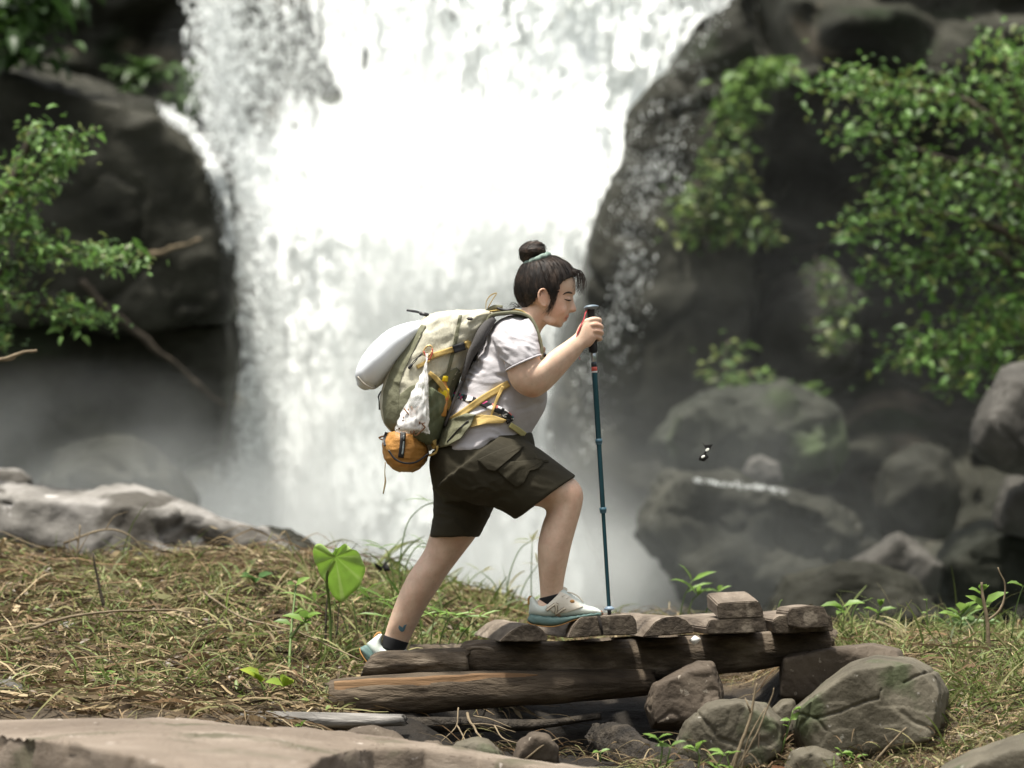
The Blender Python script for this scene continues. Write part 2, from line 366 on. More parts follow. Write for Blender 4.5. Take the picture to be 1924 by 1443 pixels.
M_twig = pm('twig', [(.10, .075, .045), (.24, .19, .12)], 14, bump=.4, bscale=60, dist=.004)
M_stem = pm('green_stem', [(.06, .11, .02), (.12, .17, .05)], 12, bump=0, rough=.5)
M_log = pm('dark_log', [(.022, .016, .010), (.082, .062, .042), (.22, .18, .135)], 13, (.4, 1, 1), bump=1., bscale=34, bstretch=(.3, 1, 1), dist=.026, rough=.85)
M_old = pm('grey_weathered_wood', [(.05, .046, .04), (.17, .16, .145), (.36, .34, .31)], 12, (.2, 1, 1), bump=.9, bscale=40, bstretch=(.12, 1, 1), dist=.012, rough=.85)
M_orange = pm('split_log', [(.10, .055, .026), (.19, .112, .055), (.30, .195, .105)], 10, (.14, 1, 1), bump=.8, bscale=40, bstretch=(.08, 1, 1), dist=.01, rough=.8, spots=[((.085, .062, .035), 6, .56, .08)])
M_olog = pm('brown_log', [(.03, .021, .013), (.07, .052, .034), (.13, .10, .068)], 12, (.3, 1, 1), bump=1., bscale=30, bstretch=(.25, 1, 1), dist=.022, rough=.85, spots=[((.16, .085, .04), 5, .6, .1)])
M_end = pm('end_grain', [(.026, .020, .014), (.06, .047, .034), (.11, .09, .066)], 26, bump=.8, bscale=70, dist=.006, rough=.9, spots=[((.15, .125, .095), 14, .62, .06)])
M_plank = pm('weathered_plank', [(.075, .058, .042), (.155, .125, .095), (.25, .21, .165)], 12, (1, .18, 1), bump=.9, bscale=46, bstretch=(1, .12, 1), dist=.008, rough=.85, spots=[((.05, .04, .03), 7, .6, .1)])
M_rot = pm('rotten_log', [(.010, .008, .006), (.03, .024, .017), (.07, .057, .042)], 14, bump=1., bscale=50, dist=.02)
# ================================================================ ground
GR = [  # depth, [(photo px, photo py of the ground there)]
    (-4.5, None, -.25), (-1.9, None, -.16),
    (-.6, [(-400, 1345), (0, 1345), (450, 1352), (600, 1385), (700, 1425), (1250, 1428), (1400, 1425), (1500, 1425), (1650, 1410), (1800, 1385), (1924, 1368), (2400, 1350)], 0),
    (.15, [(-400, 1268), (0, 1272), (450, 1282), (600, 1290), (780, 1303), (850, 1380), (1000, 1420), (1450, 1420), (1500, 1330), (1600, 1268), (1750, 1270), (1924, 1275), (2400, 1260)], 0),
    (.8, [(-400, 1190), (0, 1200), (300, 1205), (600, 1222), (680, 1250), (800, 1262), (900, 1290), (1000, 1330), (1420, 1330), (1500, 1244), (1600, 1224), (1750, 1226), (1924, 1230), (2400, 1215)], 0),
    (1.7, [(-400, 1092), (0, 1095), (300, 1110), (500, 1105), (650, 1130), (800, 1155), (900, 1185), (1000, 1215), (1400, 1220), (1500, 1210), (1700, 1214), (1924, 1216), (2400, 1205)], 0),
    (2.7, [(-400, 1026), (0, 1030), (200, 1055), (330, 1070), (430, 1066), (540, 1066), (620, 1074), (700, 1082), (780, 1094), (860, 1116), (930, 1128), (985, 1152), (1100, 1176), (1350, 1184), (1500, 1196), (1600, 1210), (1924, 1212), (2400, 1195)], 0),
    (3.5, None, .0), (4.6, None, -.35), (40., None, -.35)]
def G(x, y, bump=True):
    x, y = np.asarray(x, float), np.asarray(y, float); px = CX + x * D * S / (D + y).clip(.5); zs = []
    for yr, tab, z in GR:
        if tab: t = np.array(tab, float); zs.append(ZC + (HY - np.interp(px, t[:, 0], t[:, 1])) * (D + yr) / (D * S))
        else: zs.append(np.full(x.shape, float(z)))
    yr = np.array([g[0] for g in GR]); i = np.clip(np.searchsorted(yr, y) - 1, 0, len(yr) - 2); f = np.clip((y - yr[i]) / (yr[i + 1] - yr[i]), 0, 1)
    Z = np.stack(zs); fl = Z.reshape(len(zs), -1); ii = i.ravel(); k = np.arange(len(ii)); r = (fl[ii, k] * (1 - f.ravel()) + fl[ii + 1, k] * f.ravel()).reshape(x.shape)
    if bump:
        q = np.stack([x.ravel(), y.ravel(), 0 * x.ravel()], 1); r = r + ((fbm(q * 3.2, 4, 3) * .045 + fbm(q * 12, 2, 8) * .012).reshape(x.shape)) * sst(-2.5, -.8, y) * (1 - sst(3.4, 4.4, y))
    return r
def grid(xs, ys, fn):
    X, Y = np.meshgrid(xs, ys); V = np.stack([X, Y, fn(X, Y)], -1).reshape(-1, 3); n, m = len(xs), len(ys)
    a = (np.arange(m - 1)[:, None] * n + np.arange(n - 1)[None]).ravel(); return V, np.stack([a, a + 1, a + n + 1, a + n], 1)
xs = np.r_[np.linspace(-45, -3.6, 14), np.linspace(-3.4, 3.4, 260), np.linspace(3.6, 45, 14)]
ys = np.r_[np.linspace(-30, -4.6, 8), np.linspace(-4.4, -1, 20), np.linspace(-.95, 3.6, 190), np.linspace(3.65, 8, 20), np.linspace(9, 70, 14)]
V, F = grid(xs, ys, G); _q = PX(V); _shade = sst(640, 740, _q[:, 0]) * (1 - sst(1440, 1500, _q[:, 0])) * sst(-1.6, -1.1, V[:, 1]) * (1 - sst(.7, 1.2, V[:, 1])); tag(mk('ground', V, F, M_soil, cols=np.repeat((1 - .82 * _shade)[:, None], 3, 1)), kind='structure')  # shade under the bridge painted into the ground colour along the gully
V, F = grid(np.linspace(-40, 40, 81), np.linspace(3.9, 40, 73), lambda X, Y: -.22 + 0 * X + .03 * np.sin(X * 3 + Y) * np.sin(Y * 2.3 - X))
tag(mk('stream_water', V, F, M_pool), kind='structure')
# ================================================================ cliff behind the fall
CTRL = np.array([(-900, -500, 20), (0, -300, 21), (0, 60, 21), (300, 60, 21.3), (330, 180, 21.5), (600, -300, 21), (600, 100, 20.4), (900, 100, 20.4), (900, -300, 21), (1300, 0, 20.6), (1380, -120, 20.8), (1395, 60, 20.4), (1340, 140, 20.2), (1280, 240, 20.), (1300, -300, 21), (600, 500, 19), (900, 500, 18.6), (1000, 900, 18.5), (600, 1000, 18.5),
    (1470, -300, 17.4), (1475, 40, 17), (1450, 250, 17.5), (1700, -300, 16.8), (1560, 60, 16.7), (1700, 95, 16.4), (1900, 60, 16.2), (1600, 190, 17.6), (1600, 300, 17.3), (1500, 430, 17.3), (1700, 400, 16.9), (1900, 300, 16.5), (1900, 400, 16.6),
    (1500, 520, 18.6), (1700, 520, 18.8), (1900, 520, 18.3), (1500, 700, 18.2), (1800, 700, 17.8), (1400, 950, 17), (1700, 900, 17), (1900, 900, 16), (1500, 1150, 13), (1800, 1150, 12), (200, 700, 18.5), (100, 950, 17), (300, 950, 18), (2900, 300, 15), (2900, 1000, 13), (-900, 900, 15), (-900, 300, 17)], float)
def cliff_depth(px, py):
    q = np.stack([px.ravel(), py.ravel()], 1); d2 = ((q[:, None] - CTRL[None, :, :2]) ** 2).sum(-1) + 900.; wt = d2 ** -1.9
    return ((wt * CTRL[None, :, 2]).sum(1) / wt.sum(1)).reshape(px.shape)
gx, gy = np.meshgrid(np.linspace(-1000, 2900, 330), np.linspace(-750, 1330, 210)); dp = cliff_depth(gx, gy); s = (D + dp) / (D * S)
V = np.stack([(gx - CX) * s, dp, ZC + (HY - gy) * s], -1).reshape(-1, 3); n = 330
a = (np.arange(209)[:, None] * n + np.arange(n - 1)[None]).ravel(); F = np.stack([a, a + n, a + n + 1, a + 1], 1)
low = sst(700, 950, PX(V)[:, 1]); q = V * np.array((.55, .4, .8)); ter = fbm(q * .8, 3, 40); led = np.abs(((V[:, 2] * .85 + ter * 1.2) % 1.) - .5) * 2
V[:, 1] += -(fbm(q, 5, 21) * .75 + (1 - np.abs(fbm(q * 1.1 + 3, 4, 25))) * .4 + led * .5 + np.round(fbm(q * np.array((1.1, 1, 1.7)) + 60, 3, 71) * 7) / 7 * .8 + low * (1 - np.abs(fbm(V * 1.3, 3, 61)) * 2.2) * .55 + fbm(V * np.array((1.6, 1, 2.4)), 4, 66) * .22); V[:, 0] += fbm(q * 1.3, 3, 33) * .15
tag(mk('cliff', V, F, M_cliff), kind='structure')
# ================================================================ waterfall
LE = np.array([(-300, 340), (0, 372), (120, 384), (205, 386), (265, 394), (320, 408), (400, 432), (500, 452), (600, 462), (700, 455), (800, 448), (900, 440), (1000, 420), (1250, 380)], float)
RE = np.array([(-300, 1480), (-40, 1400), (20, 1368), (60, 1345), (120, 1312), (180, 1262), (250, 1192), (330, 1142), (420, 1104), (500, 1088), (600, 1082), (700, 1078), (850, 1070), (950, 1090), (1050, 1120), (1250, 1180)], float)
def fall(seed, dy, thr, nu=420, nv=620, amp=.10, edge=.09):
    v = np.linspace(-260, 1230, nv); u = np.linspace(0, 1, nu); U, Vv = np.meshgrid(u, v); le = np.interp(v, LE[:, 0], LE[:, 1])[:, None]; re = (np.interp(v, RE[:, 0], RE[:, 1]) + 52 * (1 - sst(480, 640, v)))[:, None]
    px = le + (re - le) * U; py = Vv + 0 * U
    jag = fbm(np.stack([px.ravel() * .011, 0 * px.ravel() + seed, py.ravel() * .002], 1), 4, seed + 8).reshape(px.shape); base = 19.0 - .7 * sst(-300, 260, py) - 1.7 * sst(120, 480, py + 120 * jag) - 1.3 * sst(450, 1100, py) - .7 * np.sin(np.pi * U) * sst(180, 500, py) + .5 * (1 - sst(0, .3, U)) * sst(260, 420, py)
    f = np.stack([px.ravel() * .012, py.ravel() * .0045, 0 * px.ravel() + seed], 1); st = fbm(f * np.array((2.2, 1, 1)), 5, seed).reshape(px.shape); cl = fbm(f * np.array((1.2, 2.4, 1)) + 9, 5, seed + 2, .6).reshape(px.shape)
    fine = fbm(f * np.array((9, 6, 1)), 3, seed + 5).reshape(px.shape)
    y = base + dy - amp * (st * 1.3 + cl * 1.1 + fine * .45); s = (D + y) / (D * S); wob = fbm(f * np.array((1, 3, 1)) + 31, 3, seed + 6).reshape(px.shape) * 14 * (1 - np.minimum(1, 4 * np.minimum(U, 1 - U)))
    V = np.stack([(px + wob - CX) * s, y, ZC + (HY - py) * s], -1).reshape(-1, 3)
    e = np.minimum(U, 1 - U); h = cl * .75 + st * .5 + fine * .55
    e = np.minimum(U, (1 - U) * 4); t = thr(U, py) - 1.1 * (1 - sst(0, edge, e)); keep = h < t
    k = keep[:-1, :-1] & keep[1:, :-1] & keep[:-1, 1:] & keep[1:, 1:]; a = (np.arange(nv - 1)[:, None] * nu + np.arange(nu - 1)[None])[k]
    return V, np.stack([a, a + nu, a + nu + 1, a + 1], 1)
def thr_back(U, py): return .95 - .22 * (1 - sst(120, 260, py)) - 1.25 * (1 - sst(.04, .38, U)) * (1 - sst(190, 300, py)) - .25 * (1 - sst(.1, .4, U)) + .8 * sst(.4, .75, U) + .7 * sst(300, 480, py) * sst(.1, .35, U)
def thr_mid(U, py): return .34 - .16 * (1 - sst(120, 260, py)) - 1.1 * (1 - sst(.08, .40, U)) * (1 - sst(160, 300, py)) - .12 * (1 - sst(.15, .4, U)) + .55 * sst(260, 420, py) * sst(.12, .4, U) + .3 * sst(.35, .7, U)
def thr_front(U, py): return -.16 - .6 * (1 - sst(.15, .4, U)) + .35 * sst(250, 460, py)
V, F = fall(3, 0, thr_back); wf = tag(mk('waterfall', V, F, M_water), kind='structure')
for sd, dy, th in ((14, -.35, thr_mid), (27, -.8, thr_front)):
    V, F = fall(sd, dy, th, 360, 520, .17); used = np.unique(F); mp_ = np.zeros(len(V), int); mp_[used] = np.arange(len(used)); mk('water_veil', V[used], mp_[F], M_water, wf)
def drops(P3, r, seed, el=1.6):
    O = np.array(((1, 0, 0), (-1, 0, 0), (0, 1, 0), (0, -1, 0), (0, 0, 1), (0, 0, -1)), float); f = np.array(((0, 2, 4), (2, 1, 4), (1, 3, 4), (3, 0, 4), (2, 0, 5), (1, 2, 5), (3, 1, 5), (0, 3, 5)))
    g = np.random.default_rng(seed); n = len(P3); R = np.stack([r, r, r * g.uniform(1, el, n)], 1); V = (P3[:, None] + O[None] * R[:, None]).reshape(-1, 3)
    return V, (f[None] + (np.arange(n) * 6)[:, None, None]).reshape(-1, 3)
g = np.random.default_rng(5); pts, rad = [], []
def spray(pxy, y, r): s = (D + y) / (D * S); pts.append(np.stack([(pxy[:, 0] - CX) * s, y, ZC + (HY - pxy[:, 1]) * s], 1)); rad.append(r)
n = 11000; v = g.uniform(-150, 1000, n); x = np.interp(v, LE[:, 0], LE[:, 1]) + g.normal(28, 26, n).clip(-34, 140); spray(np.stack([x, v], 1), g.uniform(15.6, 18.2, n) - 1.5 * sst(350, 800, v), g.gamma(1.6, .0052, n).clip(.003, .03))
n = 6500; v = g.uniform(-150, 260, n); x = np.interp(v, LE[:, 0], LE[:, 1]) + np.abs(g.normal(60, 110, n)); spray(np.stack([x, v], 1), g.uniform(17.3, 18.4, n), g.gamma(1.6, .0055, n).clip(.003, .03))
n = 500; v = g.uniform(-150, 1000, n); x = np.interp(v, RE[:, 0], RE[:, 1]) + g.normal(-8, 20, n); spray(np.stack([x, v], 1), g.uniform(15.2, 17.6, n), g.gamma(2, .006, n).clip(.004, .03))
n = 1800; v = g.uniform(200, 1000, n); u = g.uniform(0, 1, n); le = np.interp(v, LE[:, 0], LE[:, 1]); re = np.interp(v, RE[:, 0], RE[:, 1]); spray(np.stack([le + (re - le) * u, v], 1), g.uniform(14.2, 16.6, n), g.gamma(2, .006, n).clip(.004, .03))
V, F = drops(np.concatenate(pts), np.concatenate(rad), 9); tag(mk('water_droplets', V, F, M_water, smooth=False), kind='stuff')
# ================================================================ mist
def volume(name, dens, r, col=(.93, .96, .94)):
    m = bpy.data.materials.new(name); m.use_nodes = True; n = m.node_tree.nodes; n.remove(n['Principled BSDF']); v = n.new('ShaderNodeVolumePrincipled'); v.inputs['Density'].default_value = dens; v.inputs['Color'].default_value = C(col); v.inputs['Anisotropy'].default_value = .2
    L = m.node_tree.links.new; tc = n.new('ShaderNodeTexCoord'); mp = n.new('ShaderNodeMapping'); mp.inputs['Scale'].default_value = tuple(1 / (k * 1.12) for k in r); mp.inputs['Location'].default_value = (0, 0, -1 / 1.12)
    L(tc.outputs['Object'], mp.inputs['Vector']); gr = n.new('ShaderNodeTexGradient'); gr.gradient_type = 'SPHERICAL'; L(mp.outputs[0], gr.inputs[0]); nz = n.new('ShaderNodeTexNoise'); nz.inputs['Scale'].default_value = 1.15; nz.inputs['Detail'].default_value = 3; L(tc.outputs['Object'], nz.inputs['Vector'])
    mr = n.new('ShaderNodeMapRange'); mr.inputs[1].default_value = .32; mr.inputs[2].default_value = .66; mr.inputs[3].default_value = .04; mr.inputs[4].default_value = 1.9; L(nz.outputs['Fac'], mr.inputs[0])
    a = n.new('ShaderNodeMath'); a.operation = 'MULTIPLY'; L(gr.outputs['Fac'], a.inputs[0]); L(mr.outputs[0], a.inputs[1]); b = n.new('ShaderNodeMath'); b.operation = 'MULTIPLY'; L(a.outputs[0], b.inputs[0]); b.inputs[1].default_value = dens * 3.; L(b.outputs[0], v.inputs['Density'])
    L(v.outputs[0], n['Material Output'].inputs['Volume']); return m
MIST = [((560, 1010, 14.), (1.5, 1.3, .75), .32), ((800, 1000, 13.6), (1.7, 1.3, .95), .36), ((990, 1060, 12.8), (1.2, 1.1, .8), .26), ((720, 820, 14.2), (1.6, 1.0, 1.4), .26), ((860, 560, 14.6), (1.2, .8, 1.5), .22), ((1150, 1010, 12.4), (1., 1., .8), .07), ((360, 960, 12.6), (1.4, 1.2, .7), .10), ((1000, 760, 14.), (.7, .8, 1.2), .10), ((820, 430, 14.6), (1.7, .7, 1.9), .34), ((700, 130, 16.2), (1.9, .6, 1.2), .10), ((1290, 940, 9.6), (1.7, 1., 1.1), .03), ((1500, 1000, 9.), (2., 1.2, .9), .010), ((180, 900, 9.), (1.5, 1., .8), .075), ((1560, 560, 11.), (3., 1., 2.6), .006)]
for i, (c, r, dn) in enumerate(MIST):
    V, F = ball(P(*c), np.array(r) * 1.12, 4)
    tag(mk('mist', V, F, volume('mist', dn, r)), kind='stuff')

# unseen slope added round the camera to block low sky light
M_blocker = pm('blocker_slope', [(.012, .02, .008), (.03, .045, .015), (.05, .06, .025)], .6, bump=.8, bscale=3, dist=.3)
aa, rr = np.meshgrid(np.radians(np.linspace(42, 318, 120)), np.linspace(15, 48, 40)); hz = (rr - 15) * .36 + .4; V = np.stack([rr * np.sin(aa), 2 + rr * np.cos(aa), hz], -1).reshape(-1, 3); V = V + np.stack([fbm(V * .3, 4, 3), fbm(V * .3, 4, 4), fbm(V * .35, 4, 5)], 1) * 2.2 * sst(15, 19, rr.ravel())[:, None]; V[:, 2] -= .8
a = (np.arange(39)[:, None] * 120 + np.arange(119)[None]).ravel(); tag(mk('sky_blocker', V, np.stack([a, a + 1, a + 121, a + 120], 1), M_blocker), kind='structure')
# ================================================================ boulders
def boulder(name, label, outline, y0, thick, mat, seed, cat='rock', **k):
    V, F = rock(outline, y0, thick, seed, **k); return tag(mk(name, V, F, mat), label, cat)
boulder('boulder', 'huge dark sloping boulder with water spilling over its shoulder beside the waterfall', [(-260, 60), (-20, 95), (70, 128), (190, 178), (290, 200), (360, 248), (412, 320), (434, 430), (442, 540), (440, 616), (300, 622), (100, 606), (-260, 610)], 14.6, 3.6, M_wet, 1, amp=.02, res=100, smooth=2, fr=2., boxy=.93)
boulder('boulder', 'dark recessed rock wall under the huge dark boulder, behind the slanting dead branch', [(-260, 560), (200, 590), (444, 600), (450, 760), (436, 860), (200, 930), (-260, 930)], 14.95, 3.5, M_wet, 2, amp=.02, res=90, fr=2., boxy=.93)
boulder('boulder', 'misty grey dome rock below the slanting dead branch, streaked by thin runoff', [(40, 980), (95, 880), (150, 836), (205, 818), (270, 836), (330, 890), (370, 970), (340, 1050), (60, 1050)], 10.5, 1.6, M_wet, 3, amp=.045, fr=1.5)
boulder('boulder', 'tall wet wedge rock with white trickles, between the waterfall and the vine hung cliff', [(1050, 800), (1082, 600), (1087, 500), (1104, 420), (1142, 330), (1192, 250), (1262, 180), (1312, 120), (1345, 60), (1370, -10), (1410, -60), (1440, 120), (1420, 320), (1400, 560), (1380, 800), (1300, 1000), (1080, 1000)], 15.0, 2.0, M_wet, 4, amp=.026, res=100, fr=2.4, boxy=.9, smooth=2)
boulder('boulder', 'dark brown slanted rock in the cave mouth below the long green vine', [(1392, 660), (1414, 590), (1468, 530), (1560, 505), (1620, 560), (1610, 690), (1500, 740), (1400, 730)], 15.4, 1.6, M_wet, 5, amp=.045, fr=1.4)
boulder('boulder', 'broad moss tinted boulder behind the flying butterfly', [(1228, 830), (1262, 775), (1350, 738), (1480, 728), (1562, 772), (1588, 850), (1560, 905), (1420, 925), (1290, 900)], 12.6, 1.7, M_mossy, 6, amp=.05, fr=1.6, boxy=.88, res=64)
boulder('boulder', 'long low dark boulder with a white water rim along its top edge', [(1196, 1000), (1228, 930), (1262, 888), (1330, 896), (1400, 908), (1482, 925), (1560, 945), (1610, 1010), (1600, 1120), (1460, 1160), (1290, 1120)], 10.6, 1.5, M_wet, 7, amp=.05, fr=1.6, boxy=.88, res=64)
boulder('boulder', 'small pale wet rock between the moss tinted boulder and the white rimmed boulder', [(1392, 890), (1404, 862), (1430, 852), (1462, 872), (1470, 905), (1420, 915)], 11.6, .35, M_grey, 8, amp=.05, res=32)
boulder('boulder', 'low peaked grey stone standing out of the dark shallows', [(1596, 1062), (1640, 1040), (1676, 1022), (1690, 1000), (1712, 1012), (1745, 1042), (1778, 1062), (1760, 1120), (1620, 1120)], 8.2, .6, M_grey, 9, amp=.03, res=40)
boulder('boulder', 'upright light grey boulder under the leafy tree at the cliff foot', [(1836, 790), (1850, 738), (1880, 694), (1950, 684), (2040, 700), (2060, 850), (1960, 885), (1880, 872), (1836, 842)], 7.2, .9, M_grey, 10, amp=.035)
boulder('boulder', 'shadowed grey boulder directly beneath the upright light grey boulder', [(1866, 960), (1890, 905), (1950, 868), (2060, 880), (2080, 1000), (1960, 1020), (1870, 1000)], 8., .9, M_grey, 11, amp=.035)
boulder('boulder', 'jumbled mossy rock at the foot of the cave, beyond the peaked grey stone', [(1760, 1060), (1790, 1010), (1850, 985), (1930, 990), (2060, 1000), (2080, 1130), (1780, 1130)], 8.8, 1., M_mossy, 12, amp=.04)
boulder('boulder', 'dim upright rock slab between the cave and the moss tinted boulder', [(1640, 960), (1655, 870), (1720, 832), (1782, 850), (1800, 930), (1780, 1010), (1660, 1010)], 12.5, 1.1, M_wet, 13, amp=.04)
boulder('boulder', 'dark ledge rock low in the shallows behind the stacked plank ends', [(1420, 1160), (1470, 1080), (1600, 1062), (1720, 1090), (1780, 1170), (1640, 1230), (1450, 1230)], 6.6, .9, M_wet, 14, amp=.04)
boulder('boulder', 'sunlit pale flat boulder with a long sloping end behind the dry grass', [(-200, 912), (-20, 908), (80, 909), (225, 919), (330, 944), (430, 978), (530, 1012), (590, 1044), (540, 1110), (300, 1150), (-200, 1150)], 4.9, 1.7, M_pale, 15, amp=.024, res=90, boxy=.85, fr=1.8)
boulder('boulder', 'small rounded tan rock perched behind the pale flat boulder', [(-90, 925), (-70, 892), (-10, 880), (38, 882), (64, 900), (58, 930), (-20, 940)], 6., .5, M_pale, 16, amp=.03, res=36)
boulder('boulder', 'small dark wet rock at the tip of the pale flat boulder', [(470, 1012), (500, 992), (545, 1000), (590, 1028), (600, 1070), (500, 1070)], 4.6, .5, M_wet, 17, amp=.06, res=36)
# stones round the bridge
bx = np.array([-140, 0, 150, 300, 430, 560, 660, 760, 860, 1000, 1120, 1240, 1330]); bk = np.array([1356, 1353, 1347, 1347, 1357, 1368, 1380, 1389, 1401, 1422, 1441, 1466, 1490])
fx = np.array([-140, 0, 130, 250, 330, 400, 540, 600, 640, 700, 800, 900, 960, 1050, 1150, 1330]); fy = np.array([1366, 1378, 1394, 1420, 1446, 1476, 1476, 1424, 1413, 1404, 1408, 1420, 1434, 1452, 1470, 1505])
px = np.linspace(-140, 1330, 300); kb, kf = np.interp(px, bx, bk), np.interp(px, fx, fy); kf = np.maximum(kf, kb + 5)
yb = np.interp(px, [-140, 640, 1330], [-.98, -1.02, -1.3]); zb = ZC + (HY - kb) * (D + yb) / (D * S); yf = np.minimum((ZC - np.minimum(zb, .17) + .004) * D * S / (kf - HY) - D, yb - .12); zf = ZC + (HY - kf) * (D + yf) / (D * S)
def row(y, z): return np.stack([(px - CX) * (D + y) / (D * S), y, z], 1)
R = [row(yb + .12, zb - .35), row(yb + .08, zb - .06), row(yb + .02, zb - .008)] + [row(yb + (yf - yb) * t, zb + (zf - zb) * t) for t in np.linspace(0, 1, 46)] + [row(yf - .006 - .10 * t + .05 * np.sin(px / 60) * t, zf - .012 - .42 * t) for t in np.linspace(0, 1, 26)]
R = np.array(R); m, n = R.shape[:2]; V = R.reshape(-1, 3); a = (np.arange(m - 1)[:, None] * n + np.arange(n - 1)[None]).ravel(); F = np.stack([a, a + 1, a + n + 1, a + n], 1)[:, ::-1]
q = V * np.array((1., 1., 1.6)); ck = sst(.955, 1., 1 - np.abs(fbm(q * np.array((1.3, 3., 2)) + 7, 3, 88))); st = fbm(q * np.array((1.4, 4, 8)), 3, 90); V = bulge(V, F, fbm(q * 4, 5, 82) * .012 + np.round(st * 4) / 4 * .012 + fbm(q * 26, 3, 84) * .002 - ck * .012)
tag(mk('flat_slab', V, F, M_slab), 'wide flat brown sandstone slab in front of the log bridge', 'slab')
boulder('stone', 'large smooth olive grey boulder with a dark crack beside the bridge end', [(1482, 1372), (1490, 1330), (1545, 1286), (1600, 1246), (1648, 1233), (1716, 1240), (1762, 1264), (1782, 1300), (1776, 1360), (1752, 1392), (1640, 1432), (1540, 1432), (1496, 1412)], -.42, .62, M_river, 19, amp=.013, res=150, smooth=4, boxy=.9, cracks=[[(1496, 1340), (1535, 1350), (1580, 1336), (1625, 1318), (1650, 1312), (1656, 1296)], [(1700, 1282), (1740, 1262), (1770, 1258)], [(1535, 1350), (1552, 1372)]])
boulder('stone', 'rounded mossy grey stone in front of the cracked boulder', [(1262, 1420), (1282, 1358), (1330, 1322), (1386, 1312), (1440, 1322), (1470, 1356), (1474, 1410), (1440, 1455), (1300, 1458)], -.52, .4, M_river, 20, amp=.02, res=90, boxy=.84, cracks=[[(1300, 1330), (1330, 1360), (1345, 1378)]])
boulder('stone', 'pointed brown stone wedged under the bridge planks', [(1212, 1330), (1226, 1285), (1270, 1262), (1312, 1242), (1340, 1244), (1360, 1300), (1356, 1345), (1300, 1372), (1224, 1368)], -.1, .36, M_brownstone, 21, amp=.02, res=80, boxy=.85)
boulder('stone', 'squared brown block carrying the far end of the log bridge', [(1464, 1236), (1478, 1228), (1560, 1216), (1640, 1211), (1690, 1222), (1700, 1250), (1690, 1320), (1480, 1322), (1466, 1310)], .2, .5, M_brownstone, 22, amp=.012, res=90, boxy=.92)
boulder('stone', 'small wedge stone between the mossy grey stone and the cracked boulder', [(1448, 1330), (1470, 1312), (1492, 1312), (1500, 1350), (1490, 1400), (1456, 1400)], -.3, .2, M_river, 23, amp=.03, res=30)
boulder('stone', 'low tan stone half hidden behind the sandstone slab under the split log', [(632, 1388), (662, 1368), (700, 1362), (742, 1374), (770, 1394), (740, 1420), (650, 1420)], -.85, .22, M_brownstone, 24, amp=.02, res=36)
boulder('stone', 'small reddish stone below the split log, next to the low tan stone', [(782, 1408), (800, 1392), (824, 1390), (842, 1404), (846, 1425), (790, 1425)], -.82, .14, M_brownstone, 25, amp=.03, res=30)
boulder('stone', 'dark round stone in the shade under the middle of the bridge', [(836, 1420), (858, 1394), (890, 1384), (920, 1392), (944, 1414), (946, 1445), (850, 1445)], -.66, .24, M_river, 26, amp=.025, res=36)
boulder('stone', 'brown round stone under the bridge beside the rotten log', [(960, 1430), (972, 1396), (1000, 1376), (1030, 1380), (1052, 1402), (1050, 1440), (980, 1450)], -.62, .24, M_brownstone, 27, amp=.025, res=36)
boulder('stone', 'sloping grey slab corner at the far end below the dead sticks', [(1700, 1500), (1760, 1446), (1830, 1410), (1924, 1376), (2080, 1360), (2100, 1560), (1720, 1560)], -1.2, .7, M_river, 28, amp=.014, res=50)
boulder('stone', 'dark shaded stone in front of the cracked boulder, among the sprouts', [(1470, 1455), (1486, 1412), (1530, 1400), (1580, 1420), (1590, 1470), (1500, 1480)], -.78, .25, M_river, 29, amp=.03, res=36)
boulder('stone', 'grey stone lying in the straw at the edge of the dry grass', [(-60, 1312), (-20, 1280), (20, 1274), (48, 1290), (62, 1306), (30, 1318), (-40, 1322)], -.02, .22, M_grey, 30, amp=.02, res=36)
boulder('stone', 'small white stone lying in the dry grass below the long twig', [(94, 1190), (106, 1174), (130, 1168), (146, 1174), (144, 1186), (118, 1194)], .9, .12, M_pale, 31, amp=.03, res=28)
# ================================================================ bridge timber
def log(name, label, rings, mat, seed, amp=.008, n=64, sub=18, parent=None, cat='log', rag=.02):
    V, F = loft(rings, sub, n, 2.2, dome=0); m = len(V) // n
    q = V * np.array((2.2, 9, 9)); d = fbm(q, 4, seed) * amp * 1.6 + fbm(V * np.array((6, 70, 70)), 3, seed + 3) * amp * .6
    V = bulge(V, F, d); k = np.arange(len(V)) // n
    for e, sgn in ((0, -1), (m - 1, 1)): V[k == e, 0] += sgn * fbm(V[k == e] * 60, 2, seed + e) * rag
    return tag(mk(name, V, F, mat, parent), label, cat)
log('log', 'dark squared log under the hiker\'s trailing shoe, with a rough cut end', [((676, 1272), (700, 1232), .0, 34), ((700, 1274), (722, 1226), .0, 38), ((760, 1272), (766, 1224), .0, 38), ((880, 1268), (880, 1219), .0, 38)], M_log, 41)
log('log', 'long dark stringer log with a knot hole, carrying the bridge planks', [((869, 1268), (866, 1216), .04, 40), ((880, 1272), (880, 1206), .04, 44), ((940, 1274), (940, 1204), .04, 46), ((1100, 1288), (1100, 1203), .05, 48), ((1300, 1270), (1300, 1192), .07, 46), ((1450, 1254), (1450, 1186), .09, 42), ((1560, 1226), (1560, 1182), .10, 40)], M_log, 42, n=48)
log('log', 'long dark stringer log at the back of the bridge, behind the knotted one', [((760, 1262), (760, 1208), .72, 36), ((1000, 1272), (1000, 1206), .72, 40), ((1300, 1262), (1300, 1194), .74, 38), ((1570, 1226), (1570, 1180), .76, 34)], M_log, 43)
